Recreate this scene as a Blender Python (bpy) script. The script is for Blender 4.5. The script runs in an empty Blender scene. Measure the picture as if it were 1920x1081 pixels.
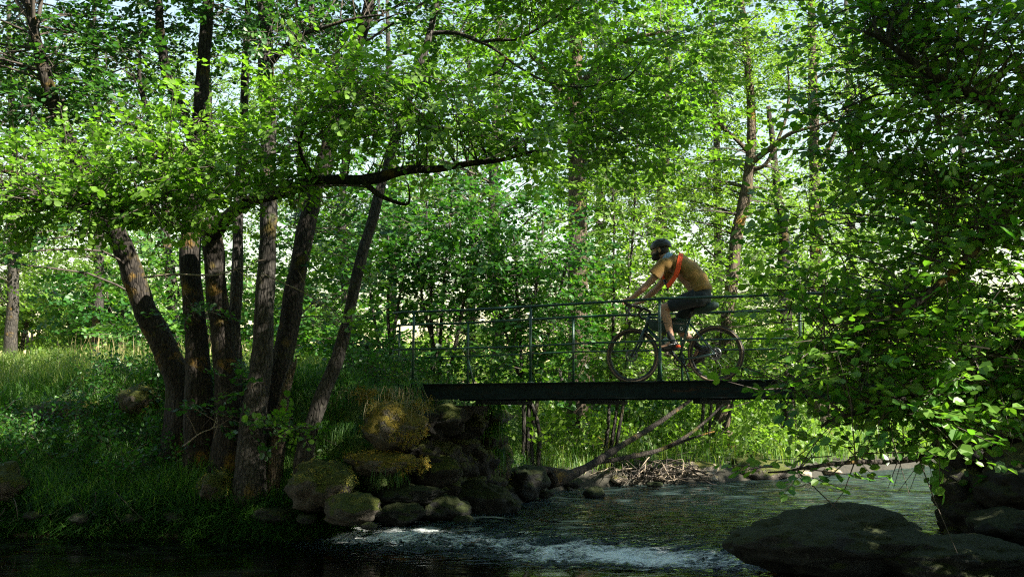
import bpy, bmesh, math, random
import numpy as np
from mathutils import Vector, Matrix, noise as mnoise

random.seed(7)
rng = np.random.default_rng(11)
scene = bpy.context.scene
C = scene.collection

# ------------------------------------------------------------------ camera, light, exposure
FPX, PITCH, EYE = 1867.0, math.radians(7.0), 1.30
cam_d = bpy.data.cameras.new("camera")
cam_d.sensor_width = 36.0
cam_d.lens = 36.0 * FPX / 1920.0
cam_d.clip_start = 0.1
cam_d.clip_end = 3000
cam = bpy.data.objects.new("camera", cam_d)
C.objects.link(cam)
cam.location = (0, 0, EYE)
cam.rotation_euler = (math.pi / 2 + PITCH, 0, 0)
scene.camera = cam

SUN = Vector((0.66, -0.38, 0.65)).normalized()
world = bpy.data.worlds.new("World")
scene.world = world
world.use_nodes = True
wn = world.node_tree
wn.nodes.clear()
sky = wn.nodes.new("ShaderNodeTexSky")
sky.sky_type = 'NISHITA'
sky.sun_disc = False
sky.sun_elevation = math.asin(SUN.z)
sky.sun_rotation = math.atan2(SUN.x, SUN.y)
sky.air_density = 2.0
sky.dust_density = 0.1
sky.ozone_density = 0.3
bg = wn.nodes.new("ShaderNodeBackground")
bg.inputs[1].default_value = 0.05
wo = wn.nodes.new("ShaderNodeOutputWorld")
wn.links.new(sky.outputs[0], bg.inputs[0])
wn.links.new(bg.outputs[0], wo.inputs[0])

sun_d = bpy.data.lights.new("sun", 'SUN')
sun_d.energy = 5.0
sun_d.angle = math.radians(0.5)
sun_d.color = (1.0, 0.93, 0.80)
sun = bpy.data.objects.new("sun", sun_d)
C.objects.link(sun)
sun.rotation_euler = (-SUN).to_track_quat('-Z', 'Y').to_euler()
sun.location = SUN * 40

vs = scene.view_settings
scene.display_settings.display_device = 'sRGB'
vs.view_transform = 'Standard'
vs.look = 'None'
vs.gamma = 1.0
vs.use_curve_mapping = False
vs.exposure = 2.4
scene.cycles.filter_width = 1.2
scene.cycles.adaptive_threshold = 0.002
scene.cycles.use_denoising = False
scene.cycles.sample_clamp_direct = 1.2
scene.cycles.sample_clamp_indirect = 0.5
scene.cycles.max_bounces = 8
scene.cycles.transparent_max_bounces = 12
scene.cycles.transmission_bounces = 5
scene.cycles.diffuse_bounces = 4

# ------------------------------------------------------------------ pixel helpers (photo is 1920 x 1081)
CP, SP = math.cos(PITCH), math.sin(PITCH)


def at(px, py, Y):
    """world point at depth Y that lies on the photograph's pixel"""
    a, b = (px - 960.0) / FPX, (540.5 - py) / FPX
    d = Vector((a, CP - b * SP, SP + b * CP))
    return Vector((0, 0, EYE)) + d * (Y / d.y)


def proj(P):
    P = np.asarray(P, float)
    z = P[..., 2] - EYE
    dep = P[..., 1] * CP + z * SP
    up = -P[..., 1] * SP + z * CP
    dep_ = np.where(np.abs(dep) < 1e-6, 1e-6, dep)
    return 960 + FPX * P[..., 0] / dep_, 540.5 - FPX * up / dep_, dep


# ------------------------------------------------------------------ object helpers
def tag(o, label=None, cat=None, group=None, kind=None):
    if label:
        o['label'] = label
    if cat:
        o['category'] = cat
    if group:
        o['group'] = group
    if kind:
        o['kind'] = kind
    return o


def empty(name, loc=(0, 0, 0), rz=0.0):
    o = bpy.data.objects.new(name, None)
    o.empty_display_size = 0.1
    o.location = loc
    o.rotation_euler = (0, 0, rz)
    C.objects.link(o)
    return o


def link(name, mesh, parent=None):
    o = bpy.data.objects.new(name, mesh)
    C.objects.link(o)
    if parent is not None:
        o.parent = parent
    return o


class MB:
    def __init__(self):
        self.v, self.f, self.m = [], [], []

    def add(self, verts, faces, mat=0):
        o = len(self.v)
        self.v += [tuple(p) for p in verts]
        self.f += [tuple(i + o for i in f) for f in faces]
        self.m += [mat] * len(faces)

    def tube(self, pts, rad, sides=8, mat=0, caps=True, wob=0.0, seed=0.0, flat=1.0):
        pts = [Vector(p) for p in pts]
        n = len(pts)
        if not hasattr(rad, '__len__'):
            rad = [rad] * n
        t0 = (pts[1] - pts[0]).normalized()
        ref = Vector((1, 0, 0)) if abs(t0.x) < 0.8 else Vector((0, 1, 0))
        nrm = (ref - t0 * ref.dot(t0)).normalized()
        vs_, fs_ = [], []
        for i in range(n):
            t = (pts[min(i + 1, n - 1)] - pts[max(i - 1, 0)]).normalized()
            nrm = (nrm - t * nrm.dot(t))
            nrm = nrm.normalized() if nrm.length > 1e-6 else t.orthogonal().normalized()
            bn = t.cross(nrm)
            for k in range(sides):
                a = 2 * math.pi * k / sides
                r = rad[i]
                d = nrm * math.cos(a) + bn * (math.sin(a) * flat)
                if wob:
                    q = pts[i] + d * r
                    r *= 1 + wob * mnoise.noise(Vector((q.x * 5 + seed, q.y * 5, q.z * 1.6))) + 0.5 * wob * mnoise.noise(Vector((q.x * 14 + seed, q.y * 14, q.z * 4)))
                vs_.append(pts[i] + d * r)
        for i in range(n - 1):
            for k in range(sides):
                k2 = (k + 1) % sides
                fs_.append((i * sides + k, i * sides + k2, (i + 1) * sides + k2, (i + 1) * sides + k))
        if caps:
            fs_.append(tuple(range(sides - 1, -1, -1)))
            fs_.append(tuple((n - 1) * sides + k for k in range(sides)))
        self.add(vs_, fs_, mat)

    def box(self, c, size, mat=0, R=None):
        c = Vector(c)
        hx, hy, hz = size[0] / 2, size[1] / 2, size[2] / 2
        vs_ = [Vector((sx * hx, sy * hy, sz * hz)) for sz in (-1, 1) for sy in (-1, 1) for sx in (-1, 1)]
        if R is not None:
            vs_ = [R @ p for p in vs_]
        self.add([c + p for p in vs_], [(0, 2, 3, 1), (4, 5, 7, 6), (0, 1, 5, 4), (2, 6, 7, 3), (0, 4, 6, 2), (1, 3, 7, 5)], mat)

    def ell(self, c, r, mat=0, R=None, nu=14, nv=9):
        c = Vector(c)
        vs_, fs_ = [], []
        for j in range(1, nv):
            th = math.pi * j / nv
            for i in range(nu):
                ph = 2 * math.pi * i / nu
                p = Vector((r[0] * math.sin(th) * math.cos(ph), r[1] * math.sin(th) * math.sin(ph), r[2] * math.cos(th)))
                vs_.append(c + (R @ p if R is not None else p))
        top, bot = Vector((0, 0, r[2])), Vector((0, 0, -r[2]))
        vs_ += [c + (R @ top if R is not None else top), c + (R @ bot if R is not None else bot)]
        T, B = len(vs_) - 2, len(vs_) - 1
        for j in range(nv - 2):
            for i in range(nu):
                i2 = (i + 1) % nu
                fs_.append((j * nu + i, (j + 1) * nu + i, (j + 1) * nu + i2, j * nu + i2))
        for i in range(nu):
            i2 = (i + 1) % nu
            fs_.append((T, i, i2))
            fs_.append((B, (nv - 2) * nu + i2, (nv - 2) * nu + i))
        self.add(vs_, fs_, mat)

    def lathe_y(self, c, prof, n=48, mat=0):
        """revolve (radius, y) profile (closed loop) about the local Y axis through c"""
        c = Vector(c)
        m = len(prof)
        vs_, fs_ = [], []
        for i in range(n):
            a = 2 * math.pi * i / n
            for (r, y) in prof:
                vs_.append(c + Vector((r * math.cos(a), y, r * math.sin(a))))
        for i in range(n):
            i2 = (i + 1) % n
            for k in range(m):
                k2 = (k + 1) % m
                fs_.append((i * m + k, i * m + k2, i2 * m + k2, i2 * m + k))
        self.add(vs_, fs_, mat)

    def mesh(self, name, mats, smooth=True):
        me = bpy.data.meshes.new(name)
        me.from_pydata(self.v, [], self.f)
        for m in (mats if isinstance(mats, (list, tuple)) else [mats]):
            me.materials.append(m)
        if any(self.m):
            me.polygons.foreach_set('material_index', self.m)
        me.polygons.foreach_set('use_smooth', [smooth] * len(self.f))
        me.update()
        return me

    def build(self, name, mats, parent=None, smooth=True):
        return link(name, self.mesh(name, mats, smooth), parent)


def spline(pts, n):
    """Catmull-Rom through pts, n samples per span"""
    pts = [Vector(p) for p in pts]
    P = [pts[0] * 2 - pts[1]] + pts + [pts[-1] * 2 - pts[-2]]
    out = []
    for i in range(1, len(P) - 2):
        p0, p1, p2, p3 = P[i - 1], P[i], P[i + 1], P[i + 2]
        for k in range(n):
            t = k / n
            out.append(0.5 * ((2 * p1) + (p2 - p0) * t + (2 * p0 - 5 * p1 + 4 * p2 - p3) * t * t + (3 * p1 - p0 - 3 * p2 + p3) * t ** 3))
    out.append(pts[-1].copy())
    return out


def lerp_list(a, n):
    return list(np.interp(np.linspace(0, len(a) - 1, n), np.arange(len(a)), a))


# ------------------------------------------------------------------ materials
def new_mat(name):
    m = bpy.data.materials.new(name)
    m.use_nodes = True
    nt = m.node_tree
    nt.nodes.clear()
    out = nt.nodes.new("ShaderNodeOutputMaterial")
    return m, nt, out


def N(nt, typ, **kw):
    n = nt.nodes.new(typ)
    for k, v in kw.items():
        setattr(n, k, v)
    return n


def ramp(nt, fac, stops):
    r = N(nt, "ShaderNodeValToRGB")
    el = r.color_ramp.elements
    while len(el) < len(stops):
        el.new(0.5)
    for e, (p, c) in zip(el, stops):
        e.position = p
        e.color = (*c, 1)
    nt.links.new(fac, r.inputs[0])
    return r.outputs[0]


def noise_tex(nt, scale, detail=5, rough=0.6, vec=None, dist=0.0):
    n = N(nt, "ShaderNodeTexNoise")
    n.inputs['Scale'].default_value = scale
    n.inputs['Detail'].default_value = detail
    n.inputs['Roughness'].default_value = rough
    n.inputs['Distortion'].default_value = dist
    if vec is not None:
        nt.links.new(vec, n.inputs['Vector'])
    return n.outputs[0]


def coords(nt, scale=(1, 1, 1)):
    tc = N(nt, "ShaderNodeTexCoord")
    mp = N(nt, "ShaderNodeMapping")
    mp.inputs['Scale'].default_value = scale
    nt.links.new(tc.outputs['Object'], mp.inputs[0])
    return mp.outputs[0]


def bump(nt, h, strength, dist, p):
    b = N(nt, "ShaderNodeBump")
    b.inputs['Strength'].default_value = strength
    b.inputs['Distance'].default_value = dist
    nt.links.new(h, b.inputs['Height'])
    nt.links.new(b.outputs[0], p.inputs['Normal'])


def mix_col(nt, fac, a, b):
    m = N(nt, "ShaderNodeMix", data_type='RGBA')
    nt.links.new(fac, m.inputs[0])
    nt.links.new(a, m.inputs[6])
    nt.links.new(b, m.inputs[7])
    return m.outputs[2]


def plain(name, col, rough=0.6, metal=0.0, nscale=30, nvar=0.35, bstr=0.15, spec=0.5, sheen=0.0):
    m, nt, out = new_mat(name)
    p = N(nt, "ShaderNodeBsdfPrincipled")
    p.inputs['Roughness'].default_value = rough
    p.inputs['Metallic'].default_value = metal
    p.inputs['Specular IOR Level'].default_value = spec
    p.inputs['Sheen Weight'].default_value = sheen
    v = coords(nt)
    nz = noise_tex(nt, nscale, 4, 0.6, v)
    lo = tuple(c * (1 - nvar) for c in col)
    hi = tuple(min(1, c * (1 + nvar)) for c in col)
    nt.links.new(ramp(nt, nz, [(0.3, lo), (0.7, hi)]), p.inputs['Base Color'])
    if bstr:
        bump(nt, nz, bstr, 0.01, p)
    nt.links.new(p.outputs[0], out.inputs[0])
    return m


def leaf_mat(name, stops, trans, tw=0.5, rough=0.42):
    m, nt, out = new_mat(name)
    at_ = N(nt, "ShaderNodeAttribute", attribute_name="tint")
    col = ramp(nt, at_.outputs['Fac'], stops)
    p = N(nt, "ShaderNodeBsdfPrincipled")
    p.inputs['Roughness'].default_value = rough
    p.inputs['Specular IOR Level'].default_value = 0.45
    nt.links.new(col, p.inputs['Base Color'])
    tr = N(nt, "ShaderNodeBsdfTranslucent")
    mul = N(nt, "ShaderNodeMix", data_type='RGBA', blend_type='MULTIPLY')
    mul.inputs[0].default_value = 1.0
    nt.links.new(col, mul.inputs[6])
    mul.inputs[7].default_value = (*trans, 1)
    mul.clamp_result = False
    nt.links.new(mul.outputs[2], tr.inputs[0])
    mx = N(nt, "ShaderNodeMixShader")
    mx.inputs[0].default_value = tw
    nt.links.new(p.outputs[0], mx.inputs[1])
    nt.links.new(tr.outputs[0], mx.inputs[2])
    nt.links.new(mx.outputs[0], out.inputs[0])
    return m


def bark_mat(name, dark, light, moss, moss_amt=0.5, orange=(0.22, 0.12, 0.02)):
    m, nt, out = new_mat(name)
    p = N(nt, "ShaderNodeBsdfPrincipled")
    p.inputs['Roughness'].default_value = 0.9
    p.inputs['Specular IOR Level'].default_value = 0.2
    v = coords(nt, (1, 1, 0.28))
    a = noise_tex(nt, 22, 8, 0.72, v, 1.0)
    vor = N(nt, "ShaderNodeTexVoronoi", feature='DISTANCE_TO_EDGE')
    vor.inputs['Scale'].default_value = 24
    nt.links.new(v, vor.inputs['Vector'])
    crk = ramp(nt, vor.outputs[0], [(0.0, (0.25,) * 3), (0.18, (1,) * 3)])
    base = ramp(nt, a, [(0.3, dark), (0.72, light)])
    mm = N(nt, "ShaderNodeMix", data_type='RGBA', blend_type='MULTIPLY')
    mm.inputs[0].default_value = 0.8
    nt.links.new(base, mm.inputs[6])
    nt.links.new(crk, mm.inputs[7])
    v2 = coords(nt)
    b = noise_tex(nt, 2.6, 6, 0.7, v2)
    f = ramp(nt, b, [(0.60 - 0.2 * moss_amt, (0,) * 3), (0.70 - 0.2 * moss_amt, (1,) * 3)])
    c2 = noise_tex(nt, 1.7, 3, 0.6, v2)
    mcol = ramp(nt, c2, [(0.4, moss), (0.62, orange)])
    nt.links.new(mix_col(nt, f, mm.outputs[2], mcol), p.inputs['Base Color'])
    hh = N(nt, "ShaderNodeMath", operation='ADD')
    nt.links.new(a, hh.inputs[0])
    nt.links.new(crk, hh.inputs[1])
    bump(nt, hh.outputs[0], 0.9, 0.02, p)
    nt.links.new(p.outputs[0], out.inputs[0])
    return m


def rock_mat(name, stone_lo, stone_hi, moss_lo, moss_hi, amt):
    """stone with moss on its upward faces, broken up by noise"""
    m, nt, out = new_mat(name)
    p = N(nt, "ShaderNodeBsdfPrincipled")
    p.inputs['Roughness'].default_value = 0.8
    p.inputs['Specular IOR Level'].default_value = 0.3
    v = coords(nt)
    a = noise_tex(nt, 9, 8, 0.7, v)
    st = ramp(nt, a, [(0.3, stone_lo), (0.7, stone_hi)])
    lic = ramp(nt, noise_tex(nt, 5.5, 7, 0.75, v, 0.8), [(0.60, (0,) * 3), (0.66, (1,) * 3)])
    lcol = ramp(nt, noise_tex(nt, 60, 3, 0.6, v), [(0.3, tuple(c * 1.6 for c in stone_hi)), (0.7, tuple(c * 2.6 for c in stone_hi))])
    st = mix_col(nt, lic, st, lcol)
    ms = noise_tex(nt, 40, 4, 0.7, v)
    mc = ramp(nt, ms, [(0.3, moss_lo), (0.7, moss_hi)])
    g = N(nt, "ShaderNodeNewGeometry")
    sx = N(nt, "ShaderNodeSeparateXYZ")
    nt.links.new(g.outputs['Normal'], sx.inputs[0])
    big = noise_tex(nt, 3.2, 5, 0.65, v)
    ad = N(nt, "ShaderNodeMath", operation='MULTIPLY_ADD')
    nt.links.new(sx.outputs[2], ad.inputs[0])
    ad.inputs[1].default_value = 0.30
    nt.links.new(big, ad.inputs[2])
    f = ramp(nt, ad.outputs[0], [(0.72 - 0.3 * amt, (0,) * 3), (0.82 - 0.3 * amt, (1,) * 3)])
    nt.links.new(mix_col(nt, f, st, mc), p.inputs['Base Color'])
    hh = N(nt, "ShaderNodeMath", operation='MULTIPLY_ADD')
    nt.links.new(ms, hh.inputs[0])
    nt.links.new(f, hh.inputs[1])
    nt.links.new(noise_tex(nt, 26, 9, 0.75, v, 0.6), hh.inputs[2])
    bump(nt, hh.outputs[0], 1.0, 0.045, p)
    nt.links.new(p.outputs[0], out.inputs[0])
    return m


G_D, G_M, G_Y = (0.022, 0.070, 0.012), (0.045, 0.125, 0.014), (0.105, 0.190, 0.022)
M = {}
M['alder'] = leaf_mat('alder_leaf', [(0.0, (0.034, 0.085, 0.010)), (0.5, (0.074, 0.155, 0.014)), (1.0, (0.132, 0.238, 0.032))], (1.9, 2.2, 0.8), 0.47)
M['alder_shaded'] = leaf_mat('shaded_alder_leaf', [(0.0, (0.016, 0.060, 0.014)), (0.6, (0.030, 0.095, 0.016)), (1.0, (0.065, 0.145, 0.02))], (2.0, 2.0, 0.8), 0.4)  # darker copy of the alder leaf, crown shade put into its colour
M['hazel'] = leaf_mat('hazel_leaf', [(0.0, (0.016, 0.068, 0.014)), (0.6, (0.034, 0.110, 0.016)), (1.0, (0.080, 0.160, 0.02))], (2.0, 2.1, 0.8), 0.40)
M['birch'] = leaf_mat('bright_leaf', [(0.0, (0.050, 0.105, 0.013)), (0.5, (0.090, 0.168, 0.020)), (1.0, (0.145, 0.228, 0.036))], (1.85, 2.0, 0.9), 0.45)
M['meadow_leaf'] = leaf_mat('meadow_leaf', [(0.0, (0.05, 0.12, 0.016)), (1.0, (0.16, 0.23, 0.05))], (2.0, 2.0, 1.0), 0.4)
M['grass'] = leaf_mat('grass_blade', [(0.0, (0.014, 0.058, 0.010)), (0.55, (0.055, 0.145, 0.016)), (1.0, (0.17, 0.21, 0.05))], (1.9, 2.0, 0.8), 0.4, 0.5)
M['near_leaf'] = leaf_mat('overhang_leaf', [(0.0, (0.028, 0.105, 0.013)), (0.6, (0.056, 0.160, 0.018)), (1.0, (0.110, 0.210, 0.024))], (2.0, 2.1, 0.8), 0.45)
M['straw'] = leaf_mat('dry_grass', [(0.0, (0.12, 0.11, 0.04)), (1.0, (0.33, 0.26, 0.13))], (1.5, 1.5, 1.0), 0.25, 0.6)
M['moss_tuft'] = leaf_mat('moss_strands', [(0.0, (0.07, 0.10, 0.012)), (0.6, (0.20, 0.17, 0.012)), (1.0, (0.34, 0.22, 0.02))], (1.2, 1.2, 0.6), 0.2, 0.7)
M['bark'] = bark_mat('alder_bark', (0.011, 0.009, 0.007), (0.052, 0.044, 0.036), (0.024, 0.036, 0.008), 0.30, (0.13, 0.075, 0.014))
M['bark_grey'] = bark_mat('grey_bark', (0.016, 0.014, 0.012), (0.080, 0.073, 0.063), (0.028, 0.042, 0.010), 0.2, (0.13, 0.08, 0.018))
M['bark_warm'] = bark_mat('warm_bark', (0.034, 0.027, 0.020), (0.165, 0.128, 0.088), (0.05, 0.065, 0.018), 0.2)
M['twig'] = plain('twig', (0.040, 0.031, 0.023), 0.85, 0, 40, 0.5)
M['twig_pale'] = plain('pale_twig', (0.17, 0.135, 0.095), 0.85, 0, 40, 0.4)
M['rock_dark'] = rock_mat('dark_rock', (0.007, 0.008, 0.008), (0.030, 0.031, 0.028), (0.010, 0.018, 0.004), (0.036, 0.046, 0.008), 0.55)
M['rock_moss'] = rock_mat('mossy_rock', (0.035, 0.032, 0.025), (0.15, 0.13, 0.10), (0.045, 0.050, 0.006), (0.20, 0.145, 0.012), 0.80)
M['rock_green'] = rock_mat('green_moss_rock', (0.022, 0.020, 0.016), (0.10, 0.085, 0.065), (0.022, 0.036, 0.005), (0.085, 0.095, 0.010), 0.75)
M['rock_pale'] = rock_mat('pale_rock', (0.15, 0.12, 0.09), (0.36, 0.30, 0.23), (0.06, 0.08, 0.014), (0.18, 0.16, 0.03), 0.15)
M['abut'] = rock_mat('abutment_stone', (0.008, 0.008, 0.007), (0.036, 0.033, 0.027), (0.025, 0.04, 0.008), (0.09, 0.10, 0.014), 0.5)
M['girder'] = plain('girder_paint', (0.004, 0.012, 0.013), 0.8, 0.0, 14, 0.5, 0.3, 0.2)
gm = M['girder'].node_tree
gp = [n_ for n_ in gm.nodes if n_.type == 'BSDF_PRINCIPLED'][0]
old = gp.inputs['Base Color'].links[0].from_socket
rf = ramp(gm, noise_tex(gm, 5, 8, 0.8, coords(gm, (0.6, 1, 2.5)), 1.0), [(0.56, (0,) * 3), (0.68, (1,) * 3)])
rc = ramp(gm, noise_tex(gm, 40, 4, 0.7, coords(gm)), [(0.3, (0.020, 0.010, 0.005)), (0.7, (0.060, 0.030, 0.014))])
gm.links.new(mix_col(gm, rf, old, rc), gp.inputs['Base Color'])
M['rail'] = plain('rail_paint', (0.010, 0.042, 0.028), 0.42, 0.0, 18, 0.4, 0.12)
M['plank'] = plain('deck_wood', (0.15, 0.12, 0.09), 0.85, 0, 20, 0.4, 0.3)
M['skin'] = plain('skin', (0.33, 0.185, 0.115), 0.55, 0, 25, 0.12, 0.05)
M['shirt'] = plain('tan_cotton', (0.21, 0.125, 0.036), 0.95, 0, 13, 0.14, 0.8, 0.2, 0.2)
M['shorts'] = plain('dark_shorts', (0.018, 0.026, 0.032), 0.85, 0, 16, 0.25, 0.4, 0.2, 0.1)
M['black'] = plain('black_plastic', (0.012, 0.013, 0.014), 0.4, 0, 30, 0.3, 0.08)
M['rubber'] = plain('tyre_rubber', (0.022, 0.021, 0.02), 0.85, 0, 90, 0.3, 0.4)
M['tan_wall'] = plain('tyre_sidewall', (0.11, 0.085, 0.055), 0.8, 0, 60, 0.2, 0.1)
M['steel'] = plain('worn_steel', (0.13, 0.135, 0.135), 0.45, 1.0, 40, 0.2, 0.05)
M['frame'] = plain('frame_paint', (0.018, 0.050, 0.050), 0.3, 0.0, 20, 0.2, 0.03)
M['bag'] = plain('bag_fabric', (0.016, 0.040, 0.034), 0.8, 0, 30, 0.25, 0.3)
M['bottle'] = plain('bottle_plastic', (0.30, 0.40, 0.37), 0.35, 0, 12, 0.2, 0.03)
M['white'] = plain('white_print', (0.72, 0.74, 0.74), 0.5, 0, 30, 0.05, 0)
M['orange'] = plain('orange_webbing', (0.88, 0.085, 0.012), 0.7, 0, 60, 0.12, 0.2)
M['hair'] = plain('dark_hair', (0.014, 0.011, 0.009), 0.7, 0, 80, 0.4, 0.5)
M['sock'] = plain('black_sock', (0.014, 0.015, 0.016), 0.95, 0, 60, 0.2, 0.2)


def ground_mat():
    m, nt, out = new_mat('ground_earth')
    p = N(nt, "ShaderNodeBsdfPrincipled")
    p.inputs['Roughness'].default_value = 0.95
    v = coords(nt)
    a = noise_tex(nt, 1.3, 8, 0.7, v)
    earth = ramp(nt, noise_tex(nt, 14, 6, 0.7, v), [(0.3, (0.008, 0.008, 0.005)), (0.7, (0.032, 0.028, 0.017))])
    turf = ramp(nt, noise_tex(nt, 9, 6, 0.7, v), [(0.3, (0.03, 0.075, 0.012)), (0.7, (0.10, 0.155, 0.025))])
    bed = ramp(nt, noise_tex(nt, 5, 6, 0.7, v), [(0.3, (0.035, 0.020, 0.008)), (0.7, (0.14, 0.075, 0.022))])
    geo = N(nt, "ShaderNodeNewGeometry")
    sz = N(nt, "ShaderNodeSeparateXYZ")
    nt.links.new(geo.outputs['Position'], sz.inputs[0])
    ma = N(nt, "ShaderNodeMath", operation='MULTIPLY_ADD')
    nt.links.new(a, ma.inputs[0])
    ma.inputs[1].default_value = 1.0
    nt.links.new(sz.outputs[2], ma.inputs[2])
    f = ramp(nt, ma.outputs[0], [(0.75, (0,) * 3), (0.98, (1,) * 3)])
    zz = N(nt, "ShaderNodeMath", operation='ADD')
    nt.links.new(sz.outputs[2], zz.inputs[0])
    zz.inputs[1].default_value = 0.5
    f2 = ramp(nt, zz.outputs[0], [(0.22, (0,) * 3), (0.42, (1,) * 3)])
    top = mix_col(nt, f, earth, turf)
    pth = N(nt, "ShaderNodeAttribute", attribute_name="path")
    pc = ramp(nt, noise_tex(nt, 6, 5, 0.7, v), [(0.3, (0.22, 0.16, 0.10)), (0.7, (0.42, 0.31, 0.20))])
    top = mix_col(nt, pth.outputs['Fac'], top, pc)
    nt.links.new(mix_col(nt, f2, bed, top), p.inputs['Base Color'])
    bump(nt, noise_tex(nt, 20, 6, 0.7, v), 0.6, 0.04, p)
    nt.links.new(p.outputs[0], out.inputs[0])
    return m


def water_mat():
    m, nt, out = new_mat('river_water')
    v = coords(nt, (1.0, 1.0, 1.0))
    tr = N(nt, "ShaderNodeBsdfTransparent")
    tr.inputs[0].default_value = (0.26, 0.24, 0.12, 1)
    gl = N(nt, "ShaderNodeBsdfGlossy")
    gl.inputs['Roughness'].default_value = 0.06
    gl.inputs[0].default_value = (0.95, 0.97, 1.0, 1)
    fr = N(nt, "ShaderNodeFresnel")
    fr.inputs[0].default_value = 1.33
    calm = N(nt, "ShaderNodeAttribute", attribute_name="rough")
    n1 = noise_tex(nt, 5.0, 2, 0.5, coords(nt, (0.7, 1.6, 1)), 0.6)
    n2 = noise_tex(nt, 22.0, 3, 0.55, coords(nt, (0.6, 1.3, 1)), 0.3)
    ad = N(nt, "ShaderNodeMath", operation='MULTIPLY_ADD')
    nt.links.new(n2, ad.inputs[0])
    ad.inputs[1].default_value = 0.07
    nt.links.new(n1, ad.inputs[2])
    mu = N(nt, "ShaderNodeMath", operation='MULTIPLY')
    nt.links.new(ad.outputs[0], mu.inputs[0])
    nt.links.new(calm.outputs['Fac'], mu.inputs[1])
    b = N(nt, "ShaderNodeBump")
    b.inputs['Strength'].default_value = 1.0
    b.inputs['Distance'].default_value = 0.20
    nt.links.new(mu.outputs[0], b.inputs['Height'])
    nt.links.new(b.outputs[0], gl.inputs['Normal'])
    nt.links.new(b.outputs[0], fr.inputs['Normal'])
    mx = N(nt, "ShaderNodeMixShader")
    nt.links.new(fr.outputs[0], mx.inputs[0])
    nt.links.new(tr.outputs[0], mx.inputs[1])
    nt.links.new(gl.outputs[0], mx.inputs[2])
    sky_tint = N(nt, "ShaderNodeBsdfDiffuse")  # teal diffuse painted in for the sky sheen the ripples lack
    sky_tint.inputs[0].default_value = (0.10, 0.17, 0.165, 1)
    af = N(nt, "ShaderNodeMath", operation='MULTIPLY')
    nt.links.new(calm.outputs['Fac'], af.inputs[0])
    nt.links.new(ramp(nt, n1, [(0.35, (0.05,) * 3), (0.75, (0.34,) * 3)]), af.inputs[1])
    mxa = N(nt, "ShaderNodeMixShader")
    nt.links.new(af.outputs[0], mxa.inputs[0])
    nt.links.new(mx.outputs[0], mxa.inputs[1])
    nt.links.new(sky_tint.outputs[0], mxa.inputs[2])
    mx = mxa
    fo = N(nt, "ShaderNodeAttribute", attribute_name="foam_glint")
    fn = noise_tex(nt, 16, 7, 0.75, coords(nt, (0.7, 1.5, 1)), 1.2)
    fa = N(nt, "ShaderNodeMath", operation='ADD')
    nt.links.new(fo.outputs['Fac'], fa.inputs[0])
    nt.links.new(fn, fa.inputs[1])
    ff = ramp(nt, fa.outputs[0], [(0.86, (0,) * 3), (1.0, (0.85,) * 3)])
    ff.node.color_ramp.elements[0].position = 0.80
    df = N(nt, "ShaderNodeBsdfDiffuse")
    df.inputs[0].default_value = (0.78, 0.82, 0.82, 1)
    mx2 = N(nt, "ShaderNodeMixShader")
    nt.links.new(ff, mx2.inputs[0])
    nt.links.new(mx.outputs[0], mx2.inputs[1])
    nt.links.new(df.outputs[0], mx2.inputs[2])
    nt.links.new(mx2.outputs[0], out.inputs[0])
    return m


M['ground'] = ground_mat()
M['water'] = water_mat()

# ------------------------------------------------------------------ terrain
LEFT = [(-400, 30), (-60, 15), (-12, 12.4), (-5.8, 12.1), (-4, 12.0), (-2.8, 11.8), (-1.9, 11.7), (-1.6, 12.2), (-0.9, 12.8), (-0.1, 13.9),
        (0.3, 14.8), (0.8, 16.4), (2.3, 17.8), (5.7, 19.8), (10.6, 24.5), (18, 30), (60, 48), (400, 160)]
RIGHT = [(400, 150), (60, 40), (20, 25.5), (13, 21), (9, 17), (6.2, 13.5), (4.9, 10.8), (4.4, 9), (4.1, 7), (4.2, 4.5), (3, 2.6), (0, 1.6), (-6, 2.2), (-60, 4), (-400, 8)]
POLY = np.array(LEFT + RIGHT, float)


def seg_dist(X, Y, pl):
    d = np.full(X.shape, 1e9)
    for (ax, ay), (bx, by) in zip(pl[:-1], pl[1:]):
        dx, dy = bx - ax, by - ay
        t = np.clip(((X - ax) * dx + (Y - ay) * dy) / (dx * dx + dy * dy), 0, 1)
        d = np.minimum(d, np.hypot(X - ax - t * dx, Y - ay - t * dy))
    return d


def in_river(X, Y):
    ins = np.zeros(X.shape, bool)
    n = len(POLY)
    for i in range(n):
        (ax, ay), (bx, by) = POLY[i], POLY[(i + 1) % n]
        c = ((ay > Y) != (by > Y))
        xx = ax + (Y - ay) * (bx - ax) / (by - ay if by != ay else 1e-9)
        ins ^= c & (X < xx)
    return ins


def vnoise(X, Y, s, seed=0):
    """cheap smooth noise from summed sines"""
    r = np.random.default_rng(seed)
    out = np.zeros(np.shape(X))
    for k in range(9):
        a, ph, f = r.uniform(0, 6.28), r.uniform(0, 6.28), s * r.uniform(0.6, 1.9)
        out += np.sin((X * math.cos(a) + Y * math.sin(a)) * f + ph)
    return out / 4.5


# the bridge's ground line
U2 = np.array((0.910, -0.415))
U2 = U2 / np.linalg.norm(U2)
N2 = np.array((-U2[1], U2[0]))
DECK = 1.645
_p = at(1075, 715.5, 12.12)
P0 = np.array((_p.x, _p.y))


def bpt(s, w, z=0.0):
    q = P0 + U2 * s + N2 * w
    return Vector((q[0], q[1], DECK + z))


def warp(X, Y):
    return (X + 0.10 * vnoise(X, Y, 2.6, 91) + 0.05 * vnoise(X, Y, 7.0, 92), Y + 0.16 * vnoise(X, Y, 1.8, 93) + 0.07 * vnoise(X, Y, 6.0, 94))


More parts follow.
